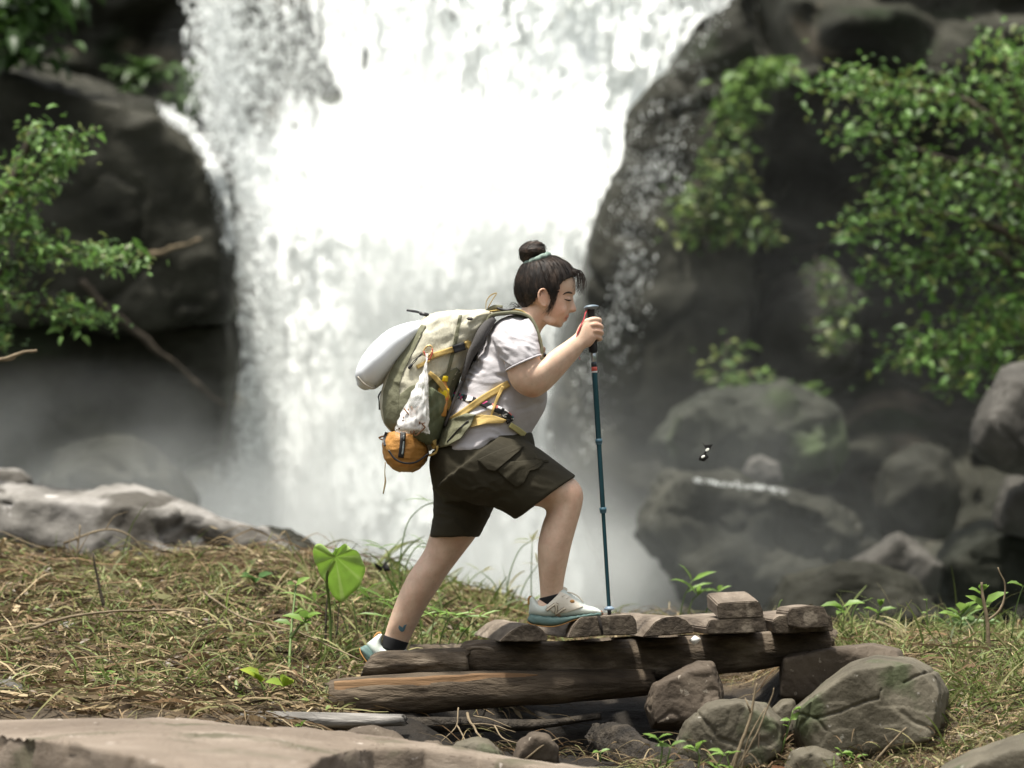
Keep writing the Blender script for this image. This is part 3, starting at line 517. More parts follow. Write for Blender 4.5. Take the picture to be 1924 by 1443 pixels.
log('log', 'orange brown split log with a raw pale top, lowest long log of the bridge', [((626, 1340), (618, 1284), -.1, 44), ((640, 1346), (634, 1278), -.1, 48), ((760, 1343), (760, 1270), -.09, 48), ((900, 1332), (900, 1262), -.07, 46), ((1080, 1318), (1080, 1258), -.04, 44), ((1225, 1302), (1225, 1256), 0, 40)], M_olog, 44, amp=.007, rag=.03)
CUR = bpy.data.objects['log.003']; Vl = np.array([v.co[:] for v in CUR.data.vertices]) + np.array(CUR.location); Tl = bvh(Vl, [list(p.vertices) for p in CUR.data.polygons])
V, F = strip(Tl, [(628, 1292), (700, 1288), (780, 1284), (860, 1278), (930, 1272), (1010, 1268)], [22, 24, 22, 19, 14, 5], -.001, .004, 90); V = V + np.stack([0 * V[:, 0], fbm(V * np.array((5, 40, 60)), 3, 9) * .003, fbm(V * np.array((9, 30, 60)), 3, 19) * .006], 1); mk('split_face', V, F, M_orange, CUR)
log('log', 'short grey weathered log lying on the slab\'s back edge', [((456, 1356), (460, 1336), -.5, 14), ((475, 1362), (475, 1337), -.5, 20), ((560, 1367), (560, 1338), -.48, 24), ((650, 1368), (650, 1340), -.46, 24), ((760, 1364), (760, 1342), -.44, 20)], M_old, 45, amp=.004)
log('log', 'dark rotten log slanting out of the shade under the bridge', [((1096, 1386), (1120, 1356), -.2, 24), ((1130, 1420), (1160, 1364), -.35, 30), ((1190, 1452), (1220, 1388), -.55, 34), ((1260, 1490), (1310, 1430), -.8, 34), ((1330, 1540), (1390, 1480), -1., 30)], M_rot, 46, amp=.012)
log('log', 'thin dark log lying in shadow beneath the split log', [((730, 1372), (735, 1346), -.2, 18), ((840, 1376), (845, 1346), -.18, 20), ((1000, 1372), (1000, 1350), -.12, 18), ((1130, 1352), (1130, 1338), -.1, 14)], M_rot, 47, amp=.006)
log('log', 'bundle of split dead branches lying beside the sloping grey slab corner', [((1636, 1436), (1640, 1418), -.72, 10), ((1700, 1424), (1700, 1400), -.7, 14), ((1800, 1406), (1800, 1380), -.66, 15), ((1870, 1392), (1868, 1372), -.62, 13), ((1905, 1382), (1902, 1374), -.6, 6)], pm('split_branch', [(.07, .055, .035), (.17, .14, .095), (.30, .25, .18)], 12, (.2, 1, 1), bump=.9, bscale=40, bstretch=(.1, 1, 1)), 48, amp=.008)
# knot hole of the stringer: a rim round a dark hollow
V, F = tube([P(878 + 27 * (1 + math.cos(t)), 1226 + 9 * math.sin(t) + 3 * math.cos(t), -.036) for t in np.linspace(0, 6.283, 22)], .005 + .003 * np.sin(np.linspace(0, 9, 22)) ** 2, 8)
kn = mk('knot_rim', V, F, M_log, bpy.data.objects['log.001'])
V, F = ball(P(905, 1226, -.03), (.034, .008, .0125), 3); mk('knot_hollow', V, F, flat('knot_hollow', (.008, .006, .005), .9), bpy.data.objects['log.001'])
PLG = 'planks laid across the log bridge'
def plank(label, poly, y0, y1, seed, taper=1., dx=0., dz=0., up=0.):
    V, F = prism(poly, y0, y1, .0035, taper); bm = bm_in(V, F); bmesh.ops.recalc_face_normals(bm, faces=bm.faces[:]); bmesh.ops.triangulate(bm, faces=[f for f in bm.faces if len(f.verts) > 4]); bmesh.ops.subdivide_edges(bm, edges=bm.edges[:], cuts=3, use_grid_fill=True); V, F = bm_out(bm)
    n = fbm(V * np.array((9, 2, 9)), 3, seed) * .0035 + fbm(V * np.array((70, 5, 60)), 2, seed + 2) * .0014; V = bulge(V, F, n); f = ((V[:, 1] - y0) / (y1 - y0)); V[:, 0] += f * dx; V[:, 2] += f * dz
    o = tag(mk('plank', V, F, M_plank, smooth=False), label, 'plank', PLG); o.data.materials.append(M_end)
    for p in o.data.polygons:
        if abs(p.normal.y) > .8: p.material_index = 1
    return o
plank('half round plank under the heel of the hiker\'s forward shoe', [(938, 1206), (952, 1193), (966, 1182), (984, 1174), (1004, 1174), (1018, 1182), (1028, 1194), (1030, 1205), (1000, 1206)], -.17, .95, 51, dx=-.10)
plank('thick plank with a split, under the toe of the hiker\'s forward shoe', [(1068, 1199), (1076, 1180), (1086, 1166), (1094, 1160), (1140, 1158), (1188, 1155), (1196, 1168), (1197, 1192), (1120, 1195)], -.19, .9, 52, dx=-.13)
plank('half round plank between the split plank and the stacked ones', [(1206, 1198), (1218, 1184), (1230, 1169), (1246, 1160), (1272, 1158), (1290, 1166), (1305, 1182), (1304, 1189), (1260, 1193)], -.18, .95, 53, dx=-.10)
plank('flat plank lying beneath the short tilted offcut', [(1326, 1180), (1334, 1165), (1436, 1158), (1441, 1186), (1400, 1190), (1330, 1192)], -.17, .9, 54, dx=-.06)
plank('short tilted offcut stacked on the flat plank', [(1347, 1136), (1352, 1133), (1424, 1129), (1430, 1138), (1436, 1160), (1400, 1161), (1349, 1163)], -.17, .35, 55, dz=.03)
plank('flat plank at the last end of the bridge, beneath the trimmed block', [(1453, 1166), (1462, 1158), (1540, 1150), (1562, 1158), (1566, 1186), (1500, 1189), (1457, 1190)], -.10, .9, 56)
plank('trimmed block stacked on the last plank of the bridge', [(1481, 1150), (1486, 1143), (1522, 1138), (1548, 1140), (1556, 1158), (1556, 1178), (1510, 1180), (1484, 1176)], -.17, .3, 57)
# split in the plank
V, F = prism([(1122, 1157), (1128, 1157), (1134, 1190), (1131, 1194), (1127, 1178)], -.199, -.188, 0); mk('split', V, F, flat('wood_split', (.012, .009, .007), .95), bpy.data.objects['plank.001'])
V, F = prism([(1295, 1203), (1306, 1194), (1317, 1200), (1310, 1209), (1304, 1212)], -.075, -.055, .001)
tag(mk('paper_scrap', V, F, flat('paper', (.78, .78, .76), .8)), 'scrap of bright white paper caught on the stringer log', 'paper scrap')
# ================================================================ straw, grass
def strands(N, xs, ys, L, W, h, seed, cols, az=None, arch=.02, K=6, upright=0., curl=.14, zoff=0.):
    g = np.random.default_rng(seed); t = np.linspace(0, 1, K)[None, :]; a = (g.uniform(0, 2 * np.pi, N) if az is None else g.normal(az[0], az[1], N))[:, None] + g.normal(0, curl, (N, 1)) * t
    Ln = (L * g.lognormal(0, .4, N))[:, None]; dl = Ln / (K - 1); cx, sy = np.cos(a), np.sin(a)
    el = (upright * g.uniform(.6, 1.25, (N, 1)) - (upright > 0) * g.uniform(.3, 1.5, (N, 1)) * t) if upright else np.zeros((N, K))
    ch = np.cos(el); X = xs[:, None] + np.cumsum(cx * dl * ch, 1); Y = ys[:, None] + np.cumsum(sy * dl * ch, 1)
    if upright: Z = G(xs, ys)[:, None] + np.cumsum(np.sin(el) * dl, 1) - .01
    else: Z = G(X, Y) + (g.gamma(1.6, h / 1.6, N)[:, None]) + arch * g.uniform(.2, 1.6, (N, 1)) * np.sin(np.pi * t) + g.normal(0, .25, (N, 1)) * h * 3 * (t - .5)
    Pn = np.stack([X, Y, Z + zoff], -1); T = np.gradient(Pn, axis=1); T /= np.linalg.norm(T, axis=2)[..., None] + 1e-9
    r = rnd_dir(N, g)[:, None, :] + (0 if not upright else np.array((0, -.6, 0))); Wv = np.cross(T, r); Wv /= np.linalg.norm(Wv, axis=2)[..., None] + 1e-9
    wd = (W * g.lognormal(0, .35, N))[:, None, None] * (1 - .75 * t ** 2)[..., None] * .5; V = np.stack([Pn - Wv * wd, Pn + Wv * wd], 2).reshape(-1, 3)
    b = (np.arange(N) * K * 2)[:, None] + (np.arange(K - 1) * 2)[None]; b = b.ravel(); F = np.stack([b, b + 1, b + 3, b + 2], 1)
    c = np.asarray(cols)[g.integers(0, len(cols), N)] * g.uniform(.65, 1.3, (N, 1)); return V, F, np.repeat(c, K * 2, 0)
def scatter(N, px0, px1, y0, y1, seed, ok=None, pw=1.):
    g = np.random.default_rng(seed); y = y0 + (y1 - y0) * g.uniform(0, 1, N) ** pw; px = g.uniform(px0, px1, N); x = (px - CX) * (D + y) / (D * S)
    if ok is not None: k = ok(px, y); x, y = x[k], y[k]
    return x, y
STR = [(.21, .15, .08), (.29, .22, .12), (.12, .08, .04), (.36, .285, .17), (.05, .034, .018), (.16, .10, .05), (.18, .17, .07), (.09, .065, .035)]
GRN = [(.12, .17, .04), (.17, .22, .065), (.25, .28, .11), (.10, .13, .035), (.30, .27, .13)]
def okL(px, y): return (px < 985 - 40 * (y < .9)) & ~((px > 640) & (y < .55) & (y < .0 + (px - 600) * .004))
def okR(px, y): return (px > 1480) & ~((y < .35) & (px < 1790)) & ~((px < 1570) & (y < .95))
parts = []
for N, a, b, y0, y1, L, W, h, ar, sd, ok in ((12000, -60, 980, -.62, 2.9, .12, .0056, .014, .012, 1, okL), (1300, -60, 980, -.62, 2.9, .09, .013, .016, .014, 17, okL), (1300, -60, 980, -.6, 2.6, .24, .0055, .022, .02, 2, okL), (5200, 1480, 2000, -.5, 2.8, .12, .0045, .016, .015, 3, okR), (600, 1480, 2000, -.4, 2.7, .24, .0050, .025, .03, 4, okR), (2200, 985, 1500, 1.1, 2.8, .14, .0036, .02, .02, 5, None), (160, 840, 1300, -.6, -.1, .12, .003, .02, .02, 6, None), (1800, 1180, 2000, -1.2, -.45, .10, .0034, .02, .02, 16, None), (900, 330, 640, 2.2, 2.9, .22, .0045, .03, .04, 12, None)):
    x, y = scatter(N, a, b, y0, y1, sd, ok); parts.append(strands(len(x), x, y, L, W, h, sd + 50, STR, arch=ar))
V = np.concatenate([p[0] for p in parts]); off = np.cumsum([0] + [len(p[0]) for p in parts[:-1]]); F = np.concatenate([p[1] + o for p, o in zip(parts, off)])
tag(mk('dry_grass', V, F, M_straw, cols=np.concatenate([p[2] for p in parts])), kind='stuff')
parts = []
for N, a, b, y0, y1, L, W, up, sd, ok in ((5200, 150, 985, -.2, 2.8, .075, .006, 1.15, 7, okL), (1000, 560, 985, .3, 2.8, .10, .009, 1.15, 8, okL), (2600, -60, 400, -.3, 2.6, .06, .005, 1.1, 13, okL), (5200, 1540, 2000, -.4, 2.7, .085, .006, 1.15, 9, okR), (900, 1180, 1980, -1.15, -.55, .05, .005, 1.1, 14, None), (500, 1760, 2000, -.9, .3, .09, .005, 1.1, 15, None), (500, 1000, 1560, 1.3, 2.8, .07, .005, 1.1, 10, None)):
    x, y = scatter(N, a, b, y0, y1, sd, ok); parts.append(strands(len(x), x, y, L, W, 0, sd + 70, GRN + [(.26, .26, .11)], upright=up, K=6))
V = np.concatenate([p[0] for p in parts]); off = np.cumsum([0] + [len(p[0]) for p in parts[:-1]]); F = np.concatenate([p[1] + o for p, o in zip(parts, off)])
tag(mk('green_grass', V, F, M_blade, cols=np.concatenate([p[2] for p in parts])), kind='stuff')
g = np.random.default_rng(77); N = 2600; x, y = scatter(N, -60, 2000, -.5, 2.8, 78, lambda p, y: okL(p, y) | okR(p, y)); N = len(x)
pos = np.stack([x, y, G(x, y) + g.uniform(.005, .06, N)], 1); d = rnd_dir(N, g); d[:, 2] *= .4; V, F = sort_leaf(N, pos, d, rnd_dir(N, g) * .6 + np.array((0, -.2, 1.)), g.uniform(.015, .045, N), g.uniform(.008, .02, N))
c = np.array([(.10, .06, .03), (.16, .11, .06), (.22, .18, .13), (.12, .17, .05), (.19, .25, .07)])[g.integers(0, 5, N)]; tag(mk('leaf_litter', V, F, M_leaf, cols=np.repeat(c, 8, 0)), kind='stuff')
def twig(label, pts, r, seed=0, name='twig', mat=None, cat='twig', side=()):
    vf = [tube(PP(pts), np.linspace(r, r * .45, len(pts)), 7, 6)]
    for sp in side: vf.append(tube(PP(sp), np.linspace(r * .6, r * .2, len(sp)), 6, 5))
    V, F = join(*vf); V = V + np.stack([fbm(V * 9, 3, seed + 90), fbm(V * 9, 3, seed + 91), fbm(V * 9, 3, seed + 92)], 1) * r * 1.1
    return tag(mk(name, V, F, mat or M_twig), label, cat)
twig('long pale bent twig lying over the white stone in the dry grass', [(55, 1182, .55), (120, 1160, .6), (210, 1150, .7), (300, 1144, .8), (360, 1152, .8)], .006, 1)
twig('long thin bare stem slanting through the grass towards the trailing shoe', [(384, 1112, 1.2), (450, 1158, .9), (540, 1182, .6), (600, 1205, .4), (680, 1242, .2)], .0045, 2)
twig('thin forked bare stalk arching in front of the pale flat boulder', [(120, 1020, 2.2), (200, 996, 2.2), (250, 1012, 2.2), (282, 1066, 2.2)], .005, 3, side=[[(200, 996, 2.2), (215, 972, 2.2), (240, 962, 2.2)]])
twig('dry brown weed stalk standing in front of the pale boulder, with side shoots', [(150, 1100, 1.9), (146, 1050, 1.9), (150, 985, 1.9)], .006, 4, side=[[(147, 1060, 1.9), (132, 1030, 1.9), (130, 1008, 1.9)], [(147, 1040, 1.9), (160, 1015, 1.9), (170, 1000, 1.9)], [(148, 1020, 1.9), (138, 1000, 1.9)]])
twig('single dark dead stem standing in the dry grass', [(196, 1140, 1.1), (184, 1090, 1.1), (176, 1040, 1.1)], .007, 5, mat=M_bark)
twig('pair of dark stems standing beside the big heart shaped leaf', [(612, 1215, .7), (612, 1150, .7), (620, 1090, .7)], .005, 6, mat=M_bark, side=[[(632, 1200, .7), (636, 1150, .7), (642, 1105, .7)]])
twig('short brown stick poking out of the grass at the far end of the bridge', [(1650, 1168, 1.2), (1700, 1190, 1.1), (1735, 1212, 1.)], .008, 7)
twig('dark rotten stub standing in the grass behind the cracked boulder', [(1752, 1258, .7), (1748, 1232, .7), (1742, 1215, .7)], .017, 8, mat=M_bark)
twig('tall bare woody stalk with side shoots at the far edge of the grass', [(1862, 1260, .3), (1855, 1190, .3), (1850, 1135, .3), (1846, 1095, .3)], .009, 9, side=[[(1853, 1165, .3), (1882, 1140, .3), (1890, 1100, .3), (1876, 1068, .3)]])
twig('tangle of pale roots hanging in the shade below the split log', [(880, 1340, -.2), (886, 1360, -.3), (905, 1385, -.5), (940, 1425, -.65)], .005, 10, side=[[(862, 1330, -.2), (858, 1362, -.3), (830, 1395, -.45)], [(886, 1360, -.3), (930, 1362, -.4), (970, 1376, -.5)], [(905, 1385, -.5), (880, 1410, -.6), (850, 1420, -.65)], [(858, 1362, -.3), (874, 1390, -.5), (870, 1420, -.6)], [(892, 1345, -.2), (920, 1350, -.3), (960, 1366, -.35)], [(930, 1362, -.4), (950, 1390, -.5), (990, 1400, -.6)]])
twig('thin pale stick leaning across the brown round stone under the bridge', [(985, 1428, -.75), (1020, 1402, -.75), (1050, 1388, -.7)], .004, 11)
twig('thin forked dead stick in front of the cracked boulder', [(1640, 1440, -.8), (1670, 1400, -.8), (1702, 1368, -.8)], .005, 12, side=[[(1670, 1400, -.8), (1660, 1380, -.8)]])
twig('dark dead branch arching in from beside the leafy left tree'.replace(' left', ''), [(-330, 1075, 2.2), (-250, 880, 2.), (-150, 740, 2.), (-60, 694, 2.), (0, 676, 2.), (40, 660, 2.), (70, 657, 2.)], .012, 13, side=[[(0, 676, 2.), (20, 672, 2.), (30, 668, 2.)]])
twig('thick cluster of bare brown stems in front of the mossy grey stone', [(1372, 1460, -.95), (1390, 1400, -.95), (1412, 1340, -.95), (1424, 1282, -.95)], .007, 14, side=[[(1380, 1450, -.95), (1420, 1380, -.95), (1450, 1315, -.95), (1454, 1292, -.95)], [(1390, 1460, -.95), (1404, 1390, -.95), (1440, 1330, -.95)], [(1412, 1340, -.95), (1400, 1310, -.95)], [(1366, 1460, -.95), (1384, 1410, -.95), (1400, 1370, -.95)]])
twig('dead branch slanting down the dark recess beside the waterfall', [(150, 528, 12.55), (210, 585, 12.6), (280, 640, 12.65), (350, 705, 12.75), (425, 770, 13.)], .03, 15, mat=M_bark, name='branch', cat='branch')
twig('thin bare branch reaching out from the leafy tree tip', [(262, 486, 12.75), (320, 466, 12.5), (376, 448, 12.35)], .022, 16, name='branch', cat='branch')
# ================================================================ trees and plants
def leaf_cloud(paths, N, spread, L, seed, y0, pal, droop=.25, asp=.5):
    g = np.random.default_rng(seed); pos = []
    for pth, wgt in paths:
        q = crom(np.array(PP(pth, y0)), 10); k = int(N * wgt); i = (g.beta(1.6, 1.1, k) * (len(q) - 1)); a = np.floor(i).astype(int).clip(0, len(q) - 2); p = q[a] + (q[a + 1] - q[a]) * (i - a)[:, None]
        cl = g.normal(0, 1, (max(4, k // 14), 3)); pos.append(p + cl[g.integers(0, len(cl), k)] * spread * .55 * np.array((1, 1.6, .6)) + g.normal(0, 1, (k, 3)) * spread * .5 * np.array((1, 1.5, .5)))
    pos = np.concatenate(pos); n = len(pos); d = rnd_dir(n, g); d[:, 2] = d[:, 2] * .5 - droop; up = rnd_dir(n, g) * .55 + np.array((0, -.25, 1.)); sz = L * g.lognormal(0, .3, n)
    V, F = sort_leaf(n, pos, d, up, sz, sz * asp); c = np.asarray(pal)[g.integers(0, len(pal), n)] * g.uniform(.7, 1.25, (n, 1)); return V, F, np.repeat(c, 8, 0)
LP = [(.085, .175, .035), (.12, .24, .05), (.19, .33, .09), (.06, .125, .028), (.15, .19, .05)]
def tree(name, label, cat, limbs, paths, N, spread, L, seed, y0, r, pal=LP, base=None, **k):
    b = base if base is not None else P(*limbs[0][0], y0); t = thing(name, b, label, cat)
    vf = [tube(PP(l, y0), np.linspace(r if i == 0 else r * .4, r * .5 if i == 0 else r * .1, len(l)), 8, 5) for i, l in enumerate(limbs)]
    V, F = vf[0]; mk('trunk', V, F, M_bark, t)
    if len(vf) > 1: V, F = join(*vf[1:]); mk('limbs', V, F, M_bark, t)
    V, F, c = leaf_cloud(paths, N, spread, L, seed, y0, pal, **k); mk('crown', V, F, M_leaf, t, cols=c); return t
tree('tree', 'small leafy tree reaching in from the edge over the huge dark boulder', 'tree', [[(-150, 1010), (-110, 800), (-60, 600), (-45, 460), (15, 360), (65, 240)], [(-60, 600), (15, 500), (115, 480), (255, 492)], [(-75, 530), (15, 560), (115, 580), (180, 600)], [(-100, 760), (-85, 600), (-45, 520), (-5, 480)], [(15, 360), (65, 330), (105, 290), (140, 250)], [(-55, 480), (-85, 380), (-25, 320)]],
    [([(-85, 620), (15, 500), (125, 470), (247, 492)], .2), ([(-60, 580), (15, 560), (115, 580), (183, 602)], .17), ([(-45, 520), (15, 400), (65, 320), (75, 240)], .16), ([(35, 400), (85, 330), (115, 280), (141, 240)], .1), ([(-60, 480), (-45, 400), (-5, 330)], .14), ([(-60, 420), (-25, 420), (75, 440)], .13), ([(-80, 540), (-45, 600), (-5, 650)], .1)], 2300, .10, .046, 61, 5.2, .05)
tree('tree', 'big leafy tree with long drooping sprays in front of the cave and cliff', 'tree', [[(2080, 1150), (2050, 800), (2000, 500), (1960, 250), (1930, 90)], [(1990, 450), (1850, 215), (1700, 165), (1560, 150)], [(2000, 500), (1850, 420), (1700, 400), (1612, 430)], [(2020, 620), (1880, 480), (1760, 490), (1668, 520)], [(2040, 740), (1900, 640), (1780, 650), (1692, 664)], [(1990, 420), (1880, 330), (1780, 300), (1600, 240)], [(1960, 260), (1900, 160), (1880, 60)]],
    [([(1960, 300), (1850, 205), (1700, 160), (1556, 152)], .15), ([(1960, 420), (1820, 400), (1700, 395), (1606, 432)], .11), ([(1980, 560), (1860, 490), (1760, 490), (1662, 524)], .12), ([(2000, 700), (1880, 630), (1780, 640), (1694, 664)], .14), ([(1990, 350), (1860, 320), (1740, 340), (1690, 300)], .09), ([(1760, 220), (1660, 225), (1570, 255)], .04), ([(2000, 200), (1930, 160), (1880, 70)], .12), ([(2000, 480), (1930, 420), (1880, 300)], .1), ([(2010, 620), (1920, 600), (1860, 560)], .08), ([(1900, 640), (1830, 690), (1800, 730)], .05)], 4600, .19, .054, 62, 8.6, .09)
VP = [(.08, .15, .03), (.12, .2, .05), (.06, .115, .025), (.16, .2, .06)]
def vine(label, paths, N, spread, L, seed, y0, pal=VP, name='vine', cat='vine', **k):
    b = P(*paths[0][0][-1][:2], y0); t = thing(name, b, label, cat); V, F = join(*[tube(PP(p, y0 + .05), .012, 6, 4) for p, _ in paths]); mk('stem', V, F, M_bark, t)
    V, F, c = leaf_cloud(paths, N, spread, L, seed, y0, pal, **k); mk('foliage', V, F, M_leaf, t, cols=c); return t
vine('bright pale green leafy clump high on the cliff edge beside the wedge rock', [([(1370, 175), (1420, 140), (1478, 130)], .6), ([(1400, 170), (1395, 200), (1380, 215)], .4)], 300, .12, .11, 63, 13.8, [(.12, .22, .05), (.17, .27, .07)])
vine('long green vine cascading down the cliff beside the trickling wedge rock', [([(1380, 200), (1350, 260), (1340, 340), (1330, 440)], .35), ([(1400, 240), (1390, 320), (1400, 400), (1440, 450)], .35), ([(1310, 340), (1320, 400), (1330, 450)], .3)], 620, .14, .085, 64, 13.7, [(.075, .14, .03), (.11, .18, .045), (.06, .11, .025), (.16, .19, .055)])
vine('narrow hanging vine in front of the dark cave', [([(1530, 480), (1550, 540), (1570, 600), (1560, 660)], 1.)], 170, .10, .08, 65, 14.)
vine('dim mossy creeper between the wedge rock and the cave boulder', [([(1370, 640), (1360, 690), (1400, 740)], .6), ([(1400, 700), (1470, 730), (1520, 735)], .4)], 190, .13, .08, 66, 13.)
vine('dark green shrub in the shade above the huge boulder', [([(240, 150), (290, 130), (350, 125)], .6), ([(300, 160), (340, 170), (365, 190)], .4)], 110, .13, .18, 67, 18., [(.045, .09, .02), (.06, .11, .03)], name='shrub', cat='shrub')
vine('dark overhanging foliage in the top corner above the huge boulder', [([(-120, 60), (-30, 40), (60, 130)], .5), ([(-60, -30), (60, 10), (120, -40)], .5)], 420, .2, .17, 68, 12.5, [(.03, .065, .015), (.05, .1, .022)], name='shrub', cat='shrub')
# seedlings: stem plus a few clear leaves
def sprout(label, base, stems, L, seed, pal=((.16, .27, .05), (.20, .32, .07), (.13, .22, .045)), asp=.46, name='seedling', cat='seedling', r=.003, nl=4, parts_=True):
    """stems: list of px paths (with depth); nl leaves near each tip"""
    t = thing(name, P(*base), label, cat); 
    for s_ in stems: V, F = tube(PP(s_), np.linspace(r, r * .6, len(s_)), 6, 5); mk('stem', V, F, M_stem, t)
    g = np.random.default_rng(seed); pos, d, L_ = [], [], []
    for s_ in stems:
        q = crom(np.array(PP(s_)), 8); a0 = g.uniform(0, 6.28)
        for k in range(nl):
            f = 1. if k < 2 or nl < 4 else g.uniform(.55, .95); p = q[int((len(q) - 1) * f)]; a = a0 + k * 2.4 + g.normal(0, .3); e = g.uniform(.05, .6); pos.append(p); d.append((math.cos(a) * math.cos(e), -abs(math.sin(a)) * math.cos(e) * .6, math.sin(e))); L_.append(L * g.uniform(.7, 1.2))
    pos, d, L_ = np.array(pos), np.array(d), np.array(L_); V, F = sort_leaf(len(pos), pos, d, np.tile((0, -.5, 1.), (len(pos), 1)) + g.normal(0, .2, (len(pos), 3)), L_, L_ * asp); c = np.asarray(pal)[g.integers(0, len(pal), len(pos))]
    mk('foliage', V, F, M_leaf, t, cols=np.repeat(c, 8, 0)); return t
sprout('two leaved green seedling right behind the stacked plank ends'.replace('right ', ''), (1584, 1190, 1.2), [[(1582, 1188, 1.2), (1586, 1160, 1.2), (1584, 1140, 1.2)]], .075, 1)
sprout('seedling with rounded drooping leaf beside the curled fern stem', (1652, 1185, 1.4), [[(1648, 1180, 1.4), (1650, 1155, 1.4), (1654, 1140, 1.4)]], .075, 2)
sprout('curled green fern stem standing between two seedlings', (1602, 1190, 1.3), [[(1600, 1190, 1.3), (1602, 1155, 1.3), (1612, 1135, 1.3), (1632, 1127, 1.3)], [(1618, 1190, 1.3), (1626, 1160, 1.3), (1608, 1146, 1.3)]], .02, 3, nl=1)
sprout('bright seedling with four pointed leaves near the end of the bridge', (1806, 1200, .9), [[(1802, 1200, .9), (1806, 1170, .9), (1805, 1148, .9)]], .095, 4, nl=6)
sprout('taller seedling with a broad leaf pair above the four leaved one', (1852, 1210, .5), [[(1850, 1210, .5), (1850, 1150, .5), (1846, 1112, .5)]], .085, 5, nl=5)
sprout('thin single leaved shoot at the far frame edge of the grass', (1905, 1200, .5), [[(1900, 1200, .5), (1910, 1140, .5), (1922, 1102, .5)]], .08, 6, nl=2)
sprout('low pale fern clump behind the four leaved seedling', (1810, 1215, 1.2), [[(1800, 1212, 1.2), (1790, 1185, 1.2), (1776, 1172, 1.2)], [(1812, 1212, 1.2), (1822, 1180, 1.2), (1836, 1170, 1.2)], [(1806, 1212, 1.2), (1806, 1180, 1.2), (1812, 1165, 1.2)]], .09, 7, nl=5, asp=.3, pal=((.17, .27, .10), (.20, .3, .12)))
sprout('thin upright shoot with tiny buds in front of the dark shallows', (1744, 1200, 1.), [[(1744, 1200, 1.), (1742, 1160, 1.), (1741, 1128, 1.)]], .018, 8, nl=4)
sprout('narrow leaved weed behind the flat plank, in front of the pool', (1278, 1165, 1.8), [[(1276, 1165, 1.8), (1286, 1120, 1.8), (1300, 1092, 1.8)], [(1290, 1165, 1.8), (1300, 1130, 1.8), (1312, 1118, 1.8)]], .10, 9, asp=.22, nl=4)
sprout('single stemmed weed leaning behind the tilted offcut', (1322, 1160, 1.8), [[(1322, 1160, 1.8), (1334, 1135, 1.8), (1350, 1112, 1.8)]], .075, 10, asp=.25, nl=3)
sprout('tiny grassy shoot between the stacked offcut and the trimmed block', (1452, 1175, 1.), [[(1454, 1175, 1.), (1460, 1150, 1.), (1466, 1130, 1.)]], .02, 11, nl=1)
sprout('bright green three leaved sprout behind the dark squared log', (874, 1222, 1.2), [[(878, 1215, 1.2), (880, 1198, 1.2), (878, 1186, 1.2)]], .06, 12, nl=4, asp=.7)
sprout('yellow green heart leaved sprout in front of the straw, above the grey log', (500, 1345, -.3), [[(498, 1345, -.3), (498, 1310, -.3), (490, 1282, -.3)]], .07, 13, nl=3, asp=.75, pal=((.36, .44, .06), (.30, .42, .07)))
sprout('yellow green folded leaf sprout standing close to the split log end', (540, 1345, -.28), [[(546, 1345, -.28), (544, 1310, -.28), (532, 1290, -.28)]], .065, 14, nl=3, asp=.7, pal=((.36, .46, .07), (.28, .4, .06)))
sprout('small sprout growing from the straw below the small white stone', (212, 1290, .1), [[(212, 1290, .1), (210, 1278, .1)], [(200, 1290, .1), (196, 1270, .1)]], .04, 15, nl=3)
sprout('leafy weed among the bare brown stems by the mossy grey stone', (1560, 1440, -.8), [[(1560, 1440, -.8), (1564, 1420, -.8)], [(1578, 1440, -.8), (1582, 1415, -.8)], [(1604, 1440, -.8), (1606, 1426, -.8)], [(1545, 1440, -.8), (1540, 1420, -.8)]], .04, 16, nl=4)
sprout('young leafy shoot rising in front of the small wedge stone', (1478, 1420, -.7), [[(1466, 1420, -.7), (1480, 1372, -.7), (1490, 1335, -.7)]], .04, 17, nl=5)
sprout('low bright seedling at the frame bottom near the rotten log', (1240, 1440, -.95), [[(1240, 1440, -.95), (1244, 1405, -.95), (1236, 1388, -.95)], [(1252, 1440, -.95), (1260, 1402, -.95)]], .05, 18, nl=4, asp=.35)
sprout('bright seedling at the frame bottom beside the bare brown stems', (1310, 1445, -1.), [[(1312, 1445, -1.), (1314, 1420, -1.), (1306, 1405, -1.)], [(1345, 1445, -1.), (1360, 1415, -1.)], [(1372, 1445, -1.), (1366, 1420, -1.)]], .05, 19, nl=4, asp=.4)
sprout('tiny two leaved seedling beside the rotten log at the frame bottom', (1128, 1432, -.9), [[(1128, 1432, -.9), (1128, 1414, -.9)]], .035, 20, nl=3)
sprout('broad dark green weed patch beside the cracked boulder', (1790, 1370, -.4), [[(1780, 1370, -.4), (1784, 1345, -.4)], [(1800, 1370, -.4), (1806, 1340, -.4)], [(1822, 1372, -.4), (1826, 1348, -.4)], [(1770, 1375, -.4), (1768, 1355, -.4)]], .04, 21, nl=5, pal=((.07, .13, .03), (.10, .17, .04)))
sprout('tiny green leaf sprouting from the grey log on the slab', (566, 1374, -.6), [[(560, 1372, -.6), (566, 1364, -.6)]], .03, 22, nl=2)
sprout('mid green leafy stem below the big heart shaped leaf', (548, 1260, .4), [[(542, 1300, .2), (546, 1200, .4), (556, 1100, .6)], [(546, 1200, .4), (560, 1180, .4), (575, 1165, .4)]], .075, 23, nl=5, asp=.5, r=.006)
sprout('dark green broad leaf weed on the straw mound', (490, 1120, 1.6), [[(492, 1130, 1.6), (488, 1110, 1.6), (480, 1095, 1.6)]], .08, 24, nl=3, asp=.6, pal=((.07, .15, .04), (.1, .19, .05)))
